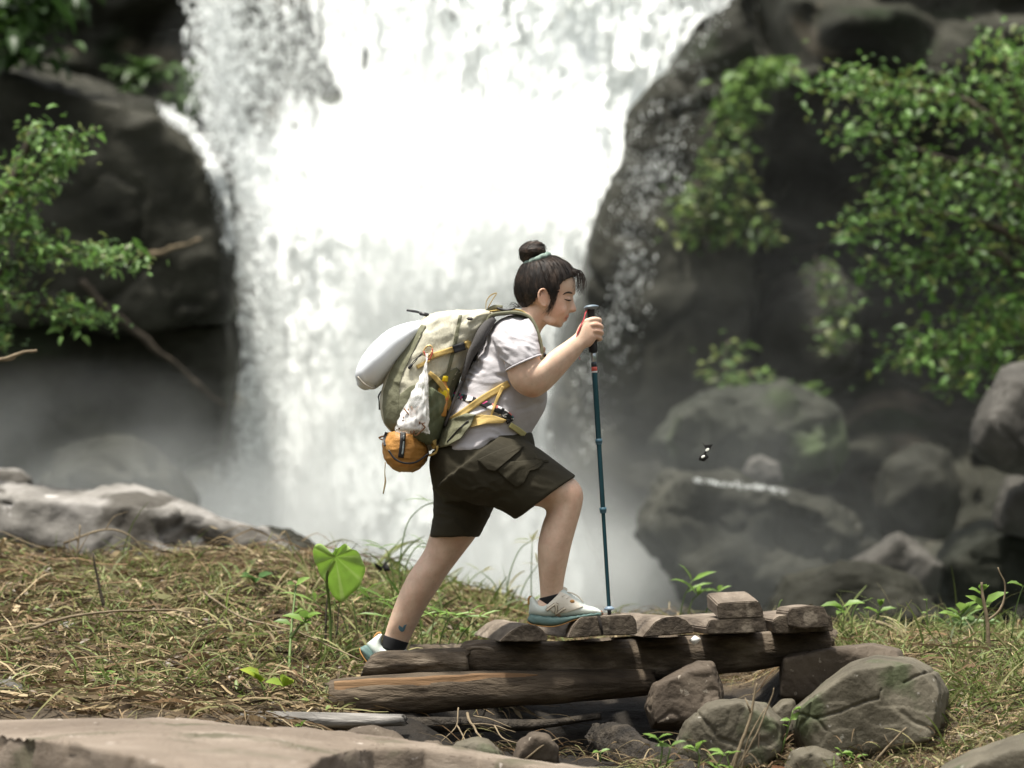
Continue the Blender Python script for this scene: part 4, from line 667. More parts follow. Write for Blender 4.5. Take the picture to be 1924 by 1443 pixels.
sprout('tall thin reed grass arching up behind the trailing leg', (752, 1130, 1.7), [[(750, 1130, 1.7), (752, 1050, 1.7), (765, 985, 1.7), (790, 955, 1.7), (818, 942, 1.7)], [(742, 1130, 1.7), (738, 1080, 1.7), (728, 1036, 1.7), (712, 1030, 1.7)], [(760, 1130, 1.7), (764, 1060, 1.7), (790, 1022, 1.7), (815, 1030, 1.7)]], .11, 25, nl=4, asp=.10, name='reed_grass', cat='grass')
sprout('tall thin reed grass standing between the hiker\'s legs', (950, 1160, 2.2), [[(950, 1160, 2.2), (955, 1090, 2.2), (975, 1035, 2.2), (1000, 1015, 2.2)], [(940, 1150, 2.2), (930, 1100, 2.2), (905, 1075, 2.2)], [(965, 1160, 2.2), (985, 1100, 2.2), (1010, 1062, 2.2)], [(1000, 1160, 2.2), (998, 1090, 2.2), (1000, 1020, 2.2)]], .09, 26, nl=3, asp=.09, name='reed_grass', cat='grass', pal=((.25, .28, .12), (.32, .3, .16)))
sprout('dense green blade clump behind the trailing shoe', (800, 1230, .7), [[(800 + dx, 1230, .7), (800 + dx * 1.4, 1190, .7), (800 + dx * 2., 1160, .7)] for dx in (-36, -22, -6, 8, 22, 36, 50)], .10, 27, nl=3, asp=.13, name='grass_clump', cat='grass')
sprout('green blade clump below the big heart shaped leaf and the trailing calf', (680, 1200, .9), [[(680 + dx, 1200, .9), (680 + dx * 1.5, 1160, .9), (680 + dx * 2.2, 1130, .9)] for dx in (-40, -24, -8, 8, 22, 34)], .13, 28, nl=3, asp=.12, name='grass_clump', cat='grass')
# big heart-shaped leaf
t = thing('taro_plant', P(632, 1210, .6), 'big bright heart shaped leaf on a thin stalk behind the dry grass', 'plant')
V, F = tube(PP([(622, 1250, .6), (620, 1150, .6), (614, 1085, .55), (628, 1050, .5)]), .005, 8, 6); mk('stem', V, F, M_stem, t)
O = np.array([(622, 1042), (606, 1024), (592, 1022), (588, 1040), (594, 1062), (604, 1084), (614, 1100), (628, 1120), (642, 1131), (656, 1122), (672, 1104), (684, 1082), (686, 1066), (678, 1046), (662, 1030), (646, 1024), (632, 1030)], float)
O = crom(np.vstack([O, O[:1]]), 5)[:-1]; mid = np.array((630, 1046)); K = 9; R = []
for i, k in enumerate(np.linspace(.03, 1, K)):
    row = []
    for j, p in enumerate(O):
        q = mid + (p - mid) * k; a = math.atan2(p[1] - mid[1], p[0] - mid[0]); row.append(P(q[0], q[1] + 2.5 * math.sin(a * 9) * k * k, .48 + .0020 * (q[1] - 1046) + .012 * math.cos(a * 8) * k + .022 * k * k * math.cos(a) ** 2))
    R.append(row)
R = np.array(R); V1, F1 = skin(np.concatenate([R, (R + np.array((0, .003, 0)))[::-1]]), True, True); cc = np.full((len(V1), 3), (.46, .62, .22)); aa = np.arctan2(np.tile(O[:, 1], 2 * K) - mid[1], np.tile(O[:, 0], 2 * K) - mid[0]); vein = np.cos(aa * 9) > .93; cc[vein] = (.56, .68, .34)
mk('leaf', V1, F1, pm('bright_leaf', [(.9, .9, .9), (1.1, 1.1, 1.1)], 12, rough=.75, spec=.15, bump=0, col_attr=True, trans=.5), t, cols=cc)
# dry curled leaves
V, F = sort_leaf(1, np.array([P(298, 1245, .3)]), np.array([[1., -.2, -.25]]), np.array([[0., -.8, 1.]]), np.array([.09]), np.array([.045])); tag(mk('dead_leaf', V, F, M_leaf, cols=np.full((8, 3), (.27, .22, .18))), 'curled grey brown dead leaf lying on the straw', 'leaf')
V, F = sort_leaf(1, np.array([P(1440, 1462, -1.05)]), np.array([[.9, -.1, .25]]), np.array([[0., -1., .8]]), np.array([.08]), np.array([.06])); tag(mk('dead_leaf', V, F, M_leaf, cols=np.full((8, 3), (.2, .09, .04))), 'rust brown dead leaf on the stones at the frame bottom', 'leaf')
# white water running over rocks
g = np.random.default_rng(31)
def trickle(label, paths, y, N, wid, r, seed, name='water_trickle'):
    g = np.random.default_rng(seed); A = []
    for pth in paths:
        q = crom(np.array(pth, float), 8); i = g.uniform(0, len(q) - 1.01, N); a = i.astype(int); p = q[a] + (q[a + 1] - q[a]) * (i - a)[:, None]; A.append(np.stack([p[:, 0] + g.normal(0, wid, N), p[:, 1] + g.normal(0, wid, N)], 1))
    A = np.concatenate(A); tr = bvh(*CUR); pts = []
    for px, py in A:
        h, nn = hit(tr, px, py)
        if h is not None: pts.append(h - np.array((0, .03, 0)))
    pts = np.array(pts); V, F = drops(pts, g.gamma(2.2, r / 2.2, len(pts)).clip(.004, r * 3), seed, 2.4); return tag(mk(name, V, F, M_water, smooth=True), kind='stuff')
def mesh_of(o):
    V = np.array([v.co[:] for v in o.data.vertices]) + np.array(o.location); return V, [list(p.vertices) for p in o.data.polygons]
CUR = mesh_of(bpy.data.objects['boulder.003'])
trickle('', [[(1330, 120), (1290, 200), (1262, 260), (1268, 330), (1250, 360)], [(1200, 300), (1210, 340), (1208, 400), (1190, 460)], [(1160, 430), (1200, 500), (1170, 560), (1140, 600), (1120, 640)], [(1260, 300), (1220, 330), (1180, 360)], [(1190, 480), (1180, 540), (1160, 620), (1175, 700)], [(1100, 640), (1110, 740), (1090, 860)]], 15, 190, 19, .0036, 32)
trickle('', [[(1240, 150), (1300, 90), (1350, 20)], [(1130, 330), (1180, 260), (1240, 190)]], 15, 110, 10, .0036, 35)
CUR = mesh_of(bpy.data.objects['boulder'])
trickle('', [[(306, 208), (340, 228), (372, 258), (398, 296)], [(372, 258), (404, 310), (420, 360)], [(398, 296), (424, 380), (436, 470)]], 12, 700, 7, .0055, 36)
CUR = mesh_of(bpy.data.objects['boulder.006'])
trickle('', [[(1305, 902), (1350, 908), (1400, 914), (1440, 918), (1480, 925)]], 10, 170, 3., .003, 33)
V, F = tube(PP([(1366, 10, 16.2), (1370, 60, 16.1), (1373, 130, 16.), (1376, 205, 15.9)]), [.02, .03, .04, .06], 8, 6); V = V + np.stack([fbm(V * 8, 3, 3)] * 3, 1) * .025; tag(mk('water_trickle', V, F, M_water), kind='structure')
# ================================================================ butterflies
M_bf, M_bw = flat('butterfly_black', (.012, .011, .01), .7), flat('butterfly_white', (.85, .86, .8), .8)
def butterfly(label, c, y, k, wings, spots):
    t = thing('butterfly', P(*c, y), label, 'butterfly'); V, F = chain([P(c[0] + a * k, c[1] + b * k, y) for a, b in ((-7, 9), (0, 0), (8, -9), (13, -14))], [.0018, .003, .003, .0012], 8, 3); mk('body', V, F, M_bf, t)
    for i, wg in enumerate(wings):
        V, F = skin(np.array([[P(c[0] + (wg[0][0] + (a - wg[0][0]) * f) * k, c[1] + (wg[0][1] + (b - wg[0][1]) * f) * k, y + d * f - .0004 + e) for a, b, d in wg] for f, e in ((.05, 0), (1, 0), (1, .0012), (.05, .0012))]), True, True); wo = mk('wing', V, F, M_bf, t)
        if i < len(spots) and spots[i]: a, b, r, d = spots[i]; V, F = ball(P(c[0] + a * k, c[1] + b * k, y + d), (r * k / S * 1.25, .0012, r * k / S * .75), 3, roty(-.6)); mk('wing_spot', V, F, M_bw, wo)
butterfly('black butterfly with two white wing spots flying over the dark pool', (1326, 849), -.05, 1., [[(2, -2, 0), (-8, -20, -.01), (-2, -13, -.015), (12, -14, -.02), (8, -4, -.01)], [(0, 2, 0), (-12, 8, -.01), (-13, 16, -.02), (-4, 18, -.02), (6, 10, -.015)]], [(3, -4, 3.4, -.018), (-5, 9, 3.2, -.021)])
butterfly('plain black butterfly resting on the grass edge beside the big heart shaped leaf', (718, 1066), 1.4, 1., [[(0, 0, 0), (-16, -10, -.02), (-14, -4, -.02), (-8, 4, -.01), (0, 6, 0)], [(2, 0, 0), (4, -12, .02), (12, -2, .02), (16, 6, .01), (4, 8, 0)]], [])
# ================================================================ materials of the hiker
M_skin = pm('skin', [(.54, .37, .27), (.66, .47, .35)], 26, rough=.5, bump=.3, bscale=240, dist=.002, col_attr=True, sss=.10, spec=.35)
M_hair = pm('hair', [(.008, .0065, .0055), (.02, .015, .0115), (.06, .044, .034)], 30, rough=.62, bump=.0, spec=.25, col_attr=True)
M_shirt = pm('shirt_jersey', [(.385, .37, .384), (.44, .425, .438)], 5, rough=.9, bump=.35, bscale=16, bstretch=(.7, 1, 1.6), dist=.012, spec=.15)
M_short = pm('shorts_twill', [(.026, .0225, .0135), (.038, .033, .020)], 5, rough=.8, bump=.4, bscale=13, bstretch=(1, 1, 1), dist=.012, spec=.2)
M_sock = flat('black_sock', (.012, .012, .013), .95)
M_mint = pm('shoe_mint', [(.46, .53, .48), (.62, .65, .60)], 9, rough=.75, bump=.3, bscale=260, dist=.002)
M_cream = pm('shoe_cream', [(.58, .54, .45), (.66, .62, .53)], 9, rough=.8, bump=.3, bscale=200, dist=.002)
M_teal = pm('shoe_sole', [(.075, .135, .125), (.12, .19, .175)], 7, rough=.6, bump=.3, bscale=60, dist=.003)
M_rubber = flat('outsole_rubber', (.42, .22, .07), .7); M_toe = flat('toe_rubber', (.24, .11, .06), .6)
M_khaki = pm('pack_ripstop', [(.43, .41, .315), (.51, .49, .39)], 5, rough=.6, bump=.75, bscale=15, bstretch=(1.7, 1, .5), dist=.016, spec=.3, rot=(0, .6, 0))
M_olive = pm('pack_olive', [(.125, .125, .078), (.165, .165, .105)], 6, rough=.65, bump=.6, bscale=18, dist=.012, spec=.3)
M_mesh = pm('pack_mesh_pocket', [(.085, .10, .055), (.14, .155, .092)], 40, (1.6, 1, .3), rough=.75, bump=.6, bscale=60, bstretch=(2.2, 1, .15), dist=.006, rot=(0, .25, 0))
M_web = pm('yellow_webbing', [(.50, .35, .115), (.58, .42, .16)], 9, rough=.8, bump=.4, bscale=220, dist=.002)
M_pale_web = pm('pale_webbing', [(.42, .40, .22), (.55, .50, .20)], 9, rough=.8, bump=.3, bscale=180, dist=.002)
M_black = flat('black_plastic', (.016, .016, .018), .45); M_pad = pm('grey_padding', [(.055, .053, .052), (.085, .08, .078)], 12, rough=.9, bump=.3, bscale=120, dist=.003)
M_white = pm('white_pad', [(.66, .69, .73), (.73, .76, .79)], 3, rough=.6, bump=.15, bscale=9, dist=.01)
M_amber = pm('amber_nylon', [(.36, .165, .035), (.50, .25, .065)], 6, rough=.5, bump=.7, bscale=22, dist=.012, spec=.4)
M_floral = bpy.data.materials.new('floral_print'); M_floral.use_nodes = True; _nt = M_floral.node_tree; _v = _nt.nodes.new('ShaderNodeTexVoronoi'); _v.inputs['Scale'].default_value = 62; _tc = _nt.nodes.new('ShaderNodeTexCoord'); _r = _nt.nodes.new('ShaderNodeValToRGB'); _r.color_ramp.interpolation = 'CONSTANT'
for i, (p_, c_) in enumerate([(0, (.012, .012, .014)), (.3, (.75, .74, .72)), (.5, (.60, .07, .22)), (.66, (.72, .70, .70)), (.75, (.62, .17, .14)), (.86, (.05, .26, .26))]):
    e_ = _r.color_ramp.elements[i] if i < 2 else _r.color_ramp.elements.new(p_)
    e_.position = p_; e_.color = C(c_)
_sx = _nt.nodes.new('ShaderNodeSeparateColor'); _nt.links.new(_tc.outputs['Object'], _v.inputs['Vector']); _nt.links.new(_v.outputs['Color'], _sx.inputs[0]); _nt.links.new(_sx.outputs[0], _r.inputs[0]); _nt.links.new(_r.outputs[0], _nt.nodes['Principled BSDF'].inputs['Base Color']); _nt.nodes['Principled BSDF'].inputs['Roughness'].default_value = .8
# ================================================================ body
NY, FY = -.10, .10     # near / far leg depth
head = loft([((1006, 494), (1046, 493), 0, 22), ((988, 505), (1068, 506), 0, 36), ((979, 518), (1079, 522), 0, 41), ((976, 530), (1081.5, 536), 0, 43), ((975, 540), (1081, 547), 0, 43), ((977, 549), (1075.5, 558.5), 0, 42), ((980, 556), (1074, 569), 0, 41.5), ((986, 562), (1072, 579), 0, 41), ((994, 569), (1070, 586), 0, 40), ((1003, 577), (1068, 592), 0, 38), ((1010, 584), (1063.5, 598), 0, 35.5), ((1015, 591), (1060, 604), 0, 32), ((1019, 598), (1057.5, 610), 0, 27), ((1023, 605), (1055, 614.5), 0, 19), ((1030, 610), (1050, 615.5), 0, 9)], 4, 44, 2.05)
nose = loft([((1060, 556), (1077, 558), 0, 4), ((1062, 565), (1079, 567.5), 0, 5), ((1062, 573), (1082, 576), 0, 7.5), ((1060, 579), (1083.5, 581.5), 0, 10), ((1060, 583), (1081, 585.5), 0, 10), ((1058, 586), (1073, 587.5), 0, 7)], 3, 20)
lipu = loft([((1050, 590), (1067.5, 589.5), 0, 9), ((1050, 593), (1069.5, 593.5), 0, 13), ((1050, 596), (1068, 596.6), 0, 14.5)], 3, 20); lipl = loft([((1048, 598.8), (1065.5, 598.6), 0, 13.5), ((1048, 601), (1066, 601), 0, 13), ((1046, 604), (1062, 604.5), 0, 10)], 3, 20)
chin = ball(P(1049, 608, 0), (.0165, .021, .0125), 3); browr = loft([((1050, 548), (1082, 549), 0, 20), ((1050, 552.5), (1080, 553.5), 0, 26)], 2, 20)
cheek = [ball(P(1050, 582, sg * .043), (.026, .018, .024), 3) for sg in (-1, 1)]; jaw = [ball(P(1034, 601, sg * .043), (.022, .014, .018), 3) for sg in (-1, 1)]
lids = [ball(P(1067.5, 562.5, sg * .037), (.0105, .012, .0072), 3) for sg in (-1, 1)]
ears = []
for sg in (-1, 1):
    ears.append(chain([P(x, y, sg * d) for x, y, d in ((1030, 559, .072), (1029, 549, .078), (1022, 543, .085), (1014.5, 546, .089), (1011.8, 556, .088), (1014, 566, .084), (1019, 573, .079), (1024, 574, .075), (1027, 568, .072))], [.003, .0036, .004, .004, .004, .0042, .0048, .0046, .003], 10, 4))
    ears.append(ball(P(1021.5, 558, sg * .073), (.0165, .0075, .026), 3, roty(.12))); ears.append(chain([P(1018, 552, sg * .083), P(1018, 562, sg * .082), P(1022, 569, sg * .078)], .003, 8, 3))
neck = loft([((950, 612), (1012, 645), 0, 62), ((966, 596), (1014, 630), 0, 42), ((976, 585), (1018, 620), 0, 34), ((984, 573), (1026, 610), 0, 33), ((992, 560), (1036, 600), 0, 32)], 4, 32)
torso = loft([((826, 880), (984, 850), 0, 90), ((836, 830), (986, 806), 0, 90), ((848, 780), (1014, 772), 0, 92), ((870, 735), (1018, 735), 0, 90), ((890, 692), (1016, 702), 0, 90), ((912, 650), (1012, 668), 0, 96), ((930, 620), (1008, 645), 0, 92), ((948, 606), (1004, 628), 0, 66), ((962, 598), (1004, 618), 0, 40)], 4, 40)
def leg_near(): return loft([((858, 915), (940, 822), NY, 70), ((912, 935), (998, 856), NY, 62), ((975, 950), (1048, 884), NY, 57), ((1008, 951), (1074, 896), NY, 55), ((1024, 957), (1090, 912), NY, 50), ((1026, 966), (1096, 932), NY, 47), ((1021, 979), (1092, 958), NY, 48), ((1015, 1000), (1082, 994), NY, 50), ((1010.5, 1025), (1074, 1023), NY, 51), ((1011, 1060), (1067, 1055), NY, 46), ((1013.5, 1093), (1060, 1090), NY, 33), ((1015, 1120), (1058, 1112), NY, 23), ((1014, 1140), (1060, 1132), NY, 21)], 5, 36)
def leg_far(): return loft([((824, 880), (930, 880), FY, 72), ((822, 940), (912, 945), FY, 64), ((813, 985), (898, 990), FY, 58), ((805, 1012), (894, 1008), .105, 55), ((797, 1034), (878, 1030), .11, 49), ((783, 1056), (858, 1056), .115, 47), ((767, 1080), (840, 1080), .12, 50), ((752, 1110), (820, 1112), .125, 49), ((740, 1140), (801, 1141), .13, 43), ((729, 1172), (783, 1176), .135, 35), ((722.5, 1194), (768, 1207), .14, 24), ((716, 1215), (758, 1228), .14, 21)], 5, 36)
foot_n = loft([((1004, 1160), (1010, 1128), NY, 22), ((1040, 1164), (1048, 1116), NY, 24), ((1080, 1156), (1084, 1130), NY, 26), ((1118, 1153), (1118, 1143), NY, 20)], 4, 20)
arm_n = loft([((925, 640), (1000, 612), -.13, 40), ((938, 660), (1008, 636), -.175, 39), ((950, 690), (1013, 660), -.212, 37), ((956, 712), (1014, 672), -.222, 36), ((966, 730), (1016, 677), -.226, 35), ((984, 743), (1020, 676), -.226, 35), ((1006, 747), (1026, 669), -.22, 35), ((1028, 735), (1034, 661), -.208, 34), ((1052, 711), (1048, 651), -.18, 31), ((1072, 688), (1064, 640), -.152, 25), ((1087, 671), (1076, 631), -.132, 19.5), ((1095, 660), (1082, 626), -.122, 16)], 5, 30)
HY0 = -.122
palm_n = loft([((1091, 664), (1079, 628), -.126, 17), ((1099, 655), (1086, 622), HY0, 12), ((1109, 651), (1092, 612), HY0, 11), ((1115, 645), (1099, 604), HY0 - .002, 10.5), ((1119, 639), (1105, 599), HY0 - .002, 9)], 4, 24, 2.4)
fing = [((1102, 604, -.126), (1115, 600.5, -.128), (1124.5, 601.5, -.115), (1125.5, 603.5, -.085), (1112, 606, -.062), .0094), ((1106, 612, -.13), (1118, 610, -.131), (1127.5, 613, -.115), (1128.5, 616, -.083), (1113, 618, -.06), .0092), ((1108, 622, -.129), (1120, 621, -.129), (1129, 624.5, -.113), (1129, 627, -.083), (1114, 628.5, -.061), .0088), ((1109, 631, -.125), (1119, 632, -.124), (1127, 635.5, -.109), (1127, 637.5, -.083), (1114, 638.5, -.064), .0078)]
hand_n = [palm_n] + [chain([P(*q) for q in f[:5]], [f[5] * k for k in (1.05, 1.08, 1., .94, .84)], 12, 4) for f in fing] + [chain([P(1086, 634, -.108), P(1093, 616, -.086), P(1101, 606, -.066), P(1112, 603, -.060), P(1121, 604, -.066)], [.0135, .012, .0098, .0095, .0078], 12, 4)]
arm_f = loft([((925, 640), (1000, 612), .13, 40), ((936, 664), (1004, 640), .178, 38), ((938, 700), (996, 684), .208, 34), ((942, 722), (984, 690), .215, 31), ((956, 730), (990, 686), .21, 29), ((976, 720), (992, 676), .19, 25), ((992, 704), (992, 668), .165, 18), ((1000, 696), (998, 662), .145, 13)], 5, 26)
hand_f = [loft([((996, 700), (994, 666), .152, 13), ((1006, 694), (1004, 654), .135, 11), ((1013, 688), (1011, 650), .128, 9)], 3, 20)] + [chain([P(1008, 656 + 9 * i, .13), P(1018, 655 + 9 * i, .128), P(1021, 656 + 9 * i, .112), P(1013, 658 + 9 * i, .1)], [.0088, .009, .0085, .0075], 10, 3) for i in range(4)] + [chain([P(998, 668, .14), P(1002, 652, .118), P(1012, 645, .104)], [.012, .0095, .008], 10, 4)]
def keep_body(V):
    q = PX(V); k = np.zeros(len(V)); face = (q[:, 1] < 618) & (q[:, 0] > 1005) & (q[:, 1] < 700) & (np.abs(V[:, 1]) < .11); hand = (q[:, 0] > 1096) & (q[:, 1] < 660); ear = (q[:, 0] > 1008) & (q[:, 0] < 1034) & (np.abs(V[:, 1]) > .068) & (q[:, 1] < 580)
    k[face] = .6; k[hand] = .8; k[ear] = .85; k[(V[:, 1] > .09) & (q[:, 0] > 1002) & (q[:, 1] < 710)] = .8; return k
V, F = voxel([head, nose, lipu, lipl, chin, browr, neck, torso, leg_near(), leg_far(), foot_n, arm_n, arm_f] + cheek + jaw + lids + ears + hand_n + hand_f, .0032, 7, keep_body)
q = PX(V); cols = np.ones((len(V), 3)); y_ = np.abs(V[:, 1]); cols *= (1 + fbm(V * 22, 3, 8) * .09)[:, None]; cols *= 1 + np.stack([0 * V[:, 0], fbm(V * 45, 3, 18), fbm(V * 45, 3, 18)], 1) * .07; cols *= (1 - .16 * sst(.5, .75, fbm(V * 170, 2, 28)))[:, None]
def blush(cx, cy, r, col, amt, ylim=None):
    f = np.exp(-((q[:, 0] - cx) ** 2 + (q[:, 1] - cy) ** 2) / (r * r)) * amt
    if ylim is not None: f = f * ylim
    cols[:] = cols * (1 - f[:, None]) + cols * np.array(col) * f[:, None]
lipm = ((q[:, 0] > 1059 - 2.) & (q[:, 1] > 590) & (q[:, 1] < 605) & (y_ < .028)); blush(1066, 597, 8, (.85, .42, .42), .75, lipm)
for a in ((1050, 578, 16, (1.02, .84, .80), .7), (1021, 558, 16, (1.03, .82, .76), .7), (1081, 582, 8, (1.02, .84, .8), .6), (1088, 925, 22, (1.0, .86, .8), .6), (1125, 615, 22, (1.02, .86, .82), .6), (1000, 744, 16, (1.03, .85, .8), .7), (1068, 560, 7, (.85, .74, .72), .6)): blush(*a)
mth = np.exp(-((q[:, 0] - 1063.5) / 5) ** 2 - ((q[:, 1] - 597.9) / 1.1) ** 2) * (y_ < .022); cols *= (1 - .6 * mth)[:, None]
person = tag(mk('person', V, F, M_skin, cols=cols), 'hiker with hair bun, grey shirt and brown shorts stepping onto the log bridge', 'person')
Tb = bvh(V, F)
def onbody(px, py, d=0.):
    h, n = hit(Tb, px, py); return h + np.array((0, -d, 0))
# eyes, brows
for sg in (-1, 1):
    def sp(px, py, d=.0008): h = onbody(px, py, d); return h * np.array((1, -sg if sg > 0 else 1, 1)) if sg > 0 else h
    V, F = tube([sp(x, y) for x, y in ((1060.5, 562), (1063.5, 563.2), (1067, 564.2), (1070.5, 564.6), (1073, 563.8))], [.0008, .0016, .0022, .0026, .0018], 6, 3); mk('eyelashes', V, F, flat('lashes', (.02, .014, .011), .7), person)
    V, F = tube([sp(x, y) for x, y in ((1058, 553.5), (1063, 550.4), (1069, 549.4), (1074.5, 551)) ], [.001, .0026, .0034, .0024], 6, 4); mk('eyebrow', V, F, flat('brow', (.035, .024, .018), .8), person)
# tattoo: a small blue whale-tail mark on the inner ankle
def shape(poly, name, mat, parent, t, off=.0006, th=.0006): V, F = patch(t, poly, off, th, 1.); return mk(name, V, F, mat, parent)
shape([(749.5, 1174.5), (748.5, 1180), (751, 1185), (755, 1187.5), (759, 1186), (761.5, 1181), (762.5, 1176.5), (765, 1173.5), (761, 1174), (758.5, 1175.5), (758.5, 1180), (756, 1181.5), (753.5, 1180)], 'tattoo', flat('tattoo_ink', (.10, .20, .26), .5), person, Tb)
# ================================================================ hair
HR = loft([((1004, 487), (1048, 483.5), 0, 20), ((982, 498), (1068, 495.5), 0, 38), ((973, 514), (1079, 511), 0, 46), ((968.5, 528), (1083, 523), 0, 49), ((967, 543), (1084, 537), 0, 49.5), ((968.5, 556), (1084, 550), 0, 48.5), ((974, 568), (1080, 563), 0, 46), ((982, 578), (1074, 575), 0, 43), ((990, 586), (1066, 584), 0, 40)], 14, 150, 2.05)
V, F = HR; qq = PX(V); HP = [(1084, 508), (1082.5, 519), (1076, 520), (1066, 523), (1058, 527), (1053, 535), (1049, 546), (1046, 556), (1043, 566), (1039.5, 573), (1037, 569), (1034.5, 560), (1032.5, 551), (1027, 543), (1019, 540), (1012, 544), (1009.5, 552), (1009, 560), (1004, 566), (996, 572), (989, 578), (978, 580), (958, 566), (950, 500), (1000, 460), (1060, 470), (1086, 490)]
F = np.array([f for f in F if len(f) == 4]); cen = V[F].mean(1); ok = inpoly(PX(cen) + np.stack([vnoise(cen * 260, 3) * 1.2, vnoise(cen * 260, 4) * 1.2], 1), HP); F = F[ok]; used = np.unique(F); mp_ = np.zeros(len(V), int); mp_[used] = np.arange(len(used)); V = V[used]; F = mp_[F]
BUN = P(1008, 490, 0); rel = V - BUN; ang = np.arctan2(rel[:, 1], rel[:, 0] * .9 + .0) ; dist = np.linalg.norm(rel, axis=1)
el = np.arctan2(rel[:, 2], np.hypot(rel[:, 0], rel[:, 1])); st = fbm(np.stack([np.cos(ang) * 16, np.sin(ang) * 16, dist * 5], 1), 4, 5) + .6 * vnoise(np.stack([np.cos(ang) * 44, np.sin(ang) * 44, dist * 8], 1), 9)
V = bulge(V, F, st * .0022); bm = bm_in(V, F.tolist()); bmesh.ops.recalc_face_normals(bm, faces=bm.faces[:]); bmesh.ops.solidify(bm, geom=bm.faces[:], thickness=.007); V2, F2 = bm_out(bm)
def haircol(V):
    rel = V - BUN; ang = np.arctan2(rel[:, 1], rel[:, 0]); dd = np.linalg.norm(rel, axis=1); s = fbm(np.stack([np.cos(ang) * 20, np.sin(ang) * 20, dd * 4], 1), 4, 5) + .5 * vnoise(np.stack([np.cos(ang) * 60, np.sin(ang) * 60, dd * 6], 1), 2)
    return np.clip(1 + s * 1.4, .3, 3.)[:, None] * np.array((.72, .68, .66))
hair = mk('hair', V2, F2, M_hair, person, cols=haircol(V2))
g = np.random.default_rng(4); vf, cl = [], []
def lock(pts, r, n=5):
    vf.append(tube(pts, np.linspace(r, r * .25, len(pts)), n, 5)); cl.append(len(vf[-1][0]))
for i in range(100):      # fringe
    y = g.uniform(-.042, .042); a = g.uniform(0, 1); ex = (1 - (y / .05) ** 2); o = g.uniform(0, 1.1); x0 = 1062 + 12 * ex + g.normal(0, 2); L = g.uniform(.55, 1.1)
    lock([P(x0, 505 + g.normal(0, 2) + 6 * (1 - ex), y * .8), P(x0 + 9 + 6 * o, 508 + 4 * (1 - ex), y), P(x0 + 11 + 13 * o, 521, y * 1.05), P(x0 + 10 + 16 * o + g.normal(0, 2), 521 + 18 * L, y * 1.1), P(x0 + 8 + 13 * o + g.normal(0, 4), 521 + 32 * L, y * 1.12 + g.normal(0, .004))], g.uniform(.0004, .0010))

def loose(name):
    V3, F3 = join(*vf); vf.clear(); mk(name, V3, F3, M_hair, hair, cols=np.full((len(V3), 3), (.9, .8, .74)) * (1 + .5 * vnoise(V3 * 300, 3))[:, None])
loose('fringe')
for sg in (-1, 1):
    for i in range(26): # side locks before the ear
        x = g.uniform(1036, 1046); lock([P(x + 4, 538, sg * .0795), P(x, 560, sg * .078), P(x - 4 - g.uniform(0, 6), 575 + g.uniform(0, 6), sg * .0745), P(x - 10 - g.uniform(0, 10), 584 + g.uniform(0, 10), sg * .069)], g.uniform(.0005, .0011), 4)
    loose('side_locks')
    for i in range(12): # nape wisps
        x = g.uniform(972, 990); lock([P(x, 570, sg * g.uniform(.02, .06)), P(x - 4, 578, sg * .05), P(x - 12 - g.uniform(0, 10), 572 + g.uniform(-6, 10), sg * .04), P(x - 20 - g.uniform(0, 14), 578 + g.uniform(-8, 14), sg * .03)], g.uniform(.0004, .0008), 4)
    loose('nape_wisps')
hc = P(1026, 545, 0); cols_s = []
for i in range(420):      # swept strands over the crown
    p = V[g.integers(0, len(V))]; a, b = p - hc, BUN - hc; la, lb = np.linalg.norm(a), np.linalg.norm(b); T_ = np.linspace(0, g.uniform(.4, .95), 7); lift = 1 + g.gamma(1.3, .008)
    pts = []
    for t in T_:
        dr = (1 - t) * a / la + t * b / lb; dr /= np.linalg.norm(dr); k = np.argmin(((V - hc - dr * la) ** 2).sum(1)); pts.append(hc + dr * (np.linalg.norm(V[k] - hc) * lift + .0004))
    lock(pts, g.uniform(.0004, .0008), 4)
loose('flyaway_hair')
for i in range(46):
    a = g.uniform(0, 6.283); b = g.uniform(-.9, 1.2); c0 = P(1000, 473.5, 0); R_ = np.array((.046, .045, .0355)) * g.uniform(1.0, 1.12); lock([c0 + R_ * np.array((math.cos(a + t * 1.3) * math.cos(b + t * .5), math.sin(a + t * 1.3) * math.cos(b + t * .5), math.sin(b + t * .5))) @ roty(-.42).T for t in np.linspace(0, 1, 6)], g.uniform(.0005, .001), 4)
loose('bun_strands')
# bun with coil ridges
bm = bmesh.new(); bmesh.ops.create_icosphere(bm, subdivisions=5, radius=1.); Vb, Fb = bm_out(bm); th = np.arctan2(Vb[:, 1], Vb[:, 0]); sw = np.sin(th * 3 + Vb[:, 2] * 5.5) * .05 + fbm(np.stack([np.cos(th + Vb[:, 2] * 2) * 5, np.sin(th + Vb[:, 2] * 2) * 5, Vb[:, 2] * 9], 1), 3, 6) * .07
Vb = Vb * (1 + sw)[:, None] * np.array((.046, .045, .0355)); Vb[:, 0] += Vb[:, 2] * -.12; cb = np.clip(1 + np.sin(th * 3 + Vb[:, 2] / .032 * 5.5) * .5 + fbm(Vb * 160, 3, 3) * .9, .3, 2.6)[:, None] * np.array((.95, .85, .78)); Vb = Vb @ roty(-.42).T + P(1000, 473.5, 0)
mk('bun', Vb, Fb, M_hair, hair, cols=cb)
tt = np.linspace(0, 2 * np.pi, 60); ax = roty(-.40); ring = np.stack([.0405 * np.cos(tt), .0405 * np.sin(tt), .0018 * np.sin(tt * 9)], 1) @ ax.T + P(1009.5, 488.5, 0)
V, F = tube(ring, .0098 + .0016 * np.sin(tt * 11), 10); mk('scrunchie', V, F, pm('scrunchie', [(.15, .21, .18), (.25, .32, .28)], 30, rough=.9, bump=.4, bscale=60), person)
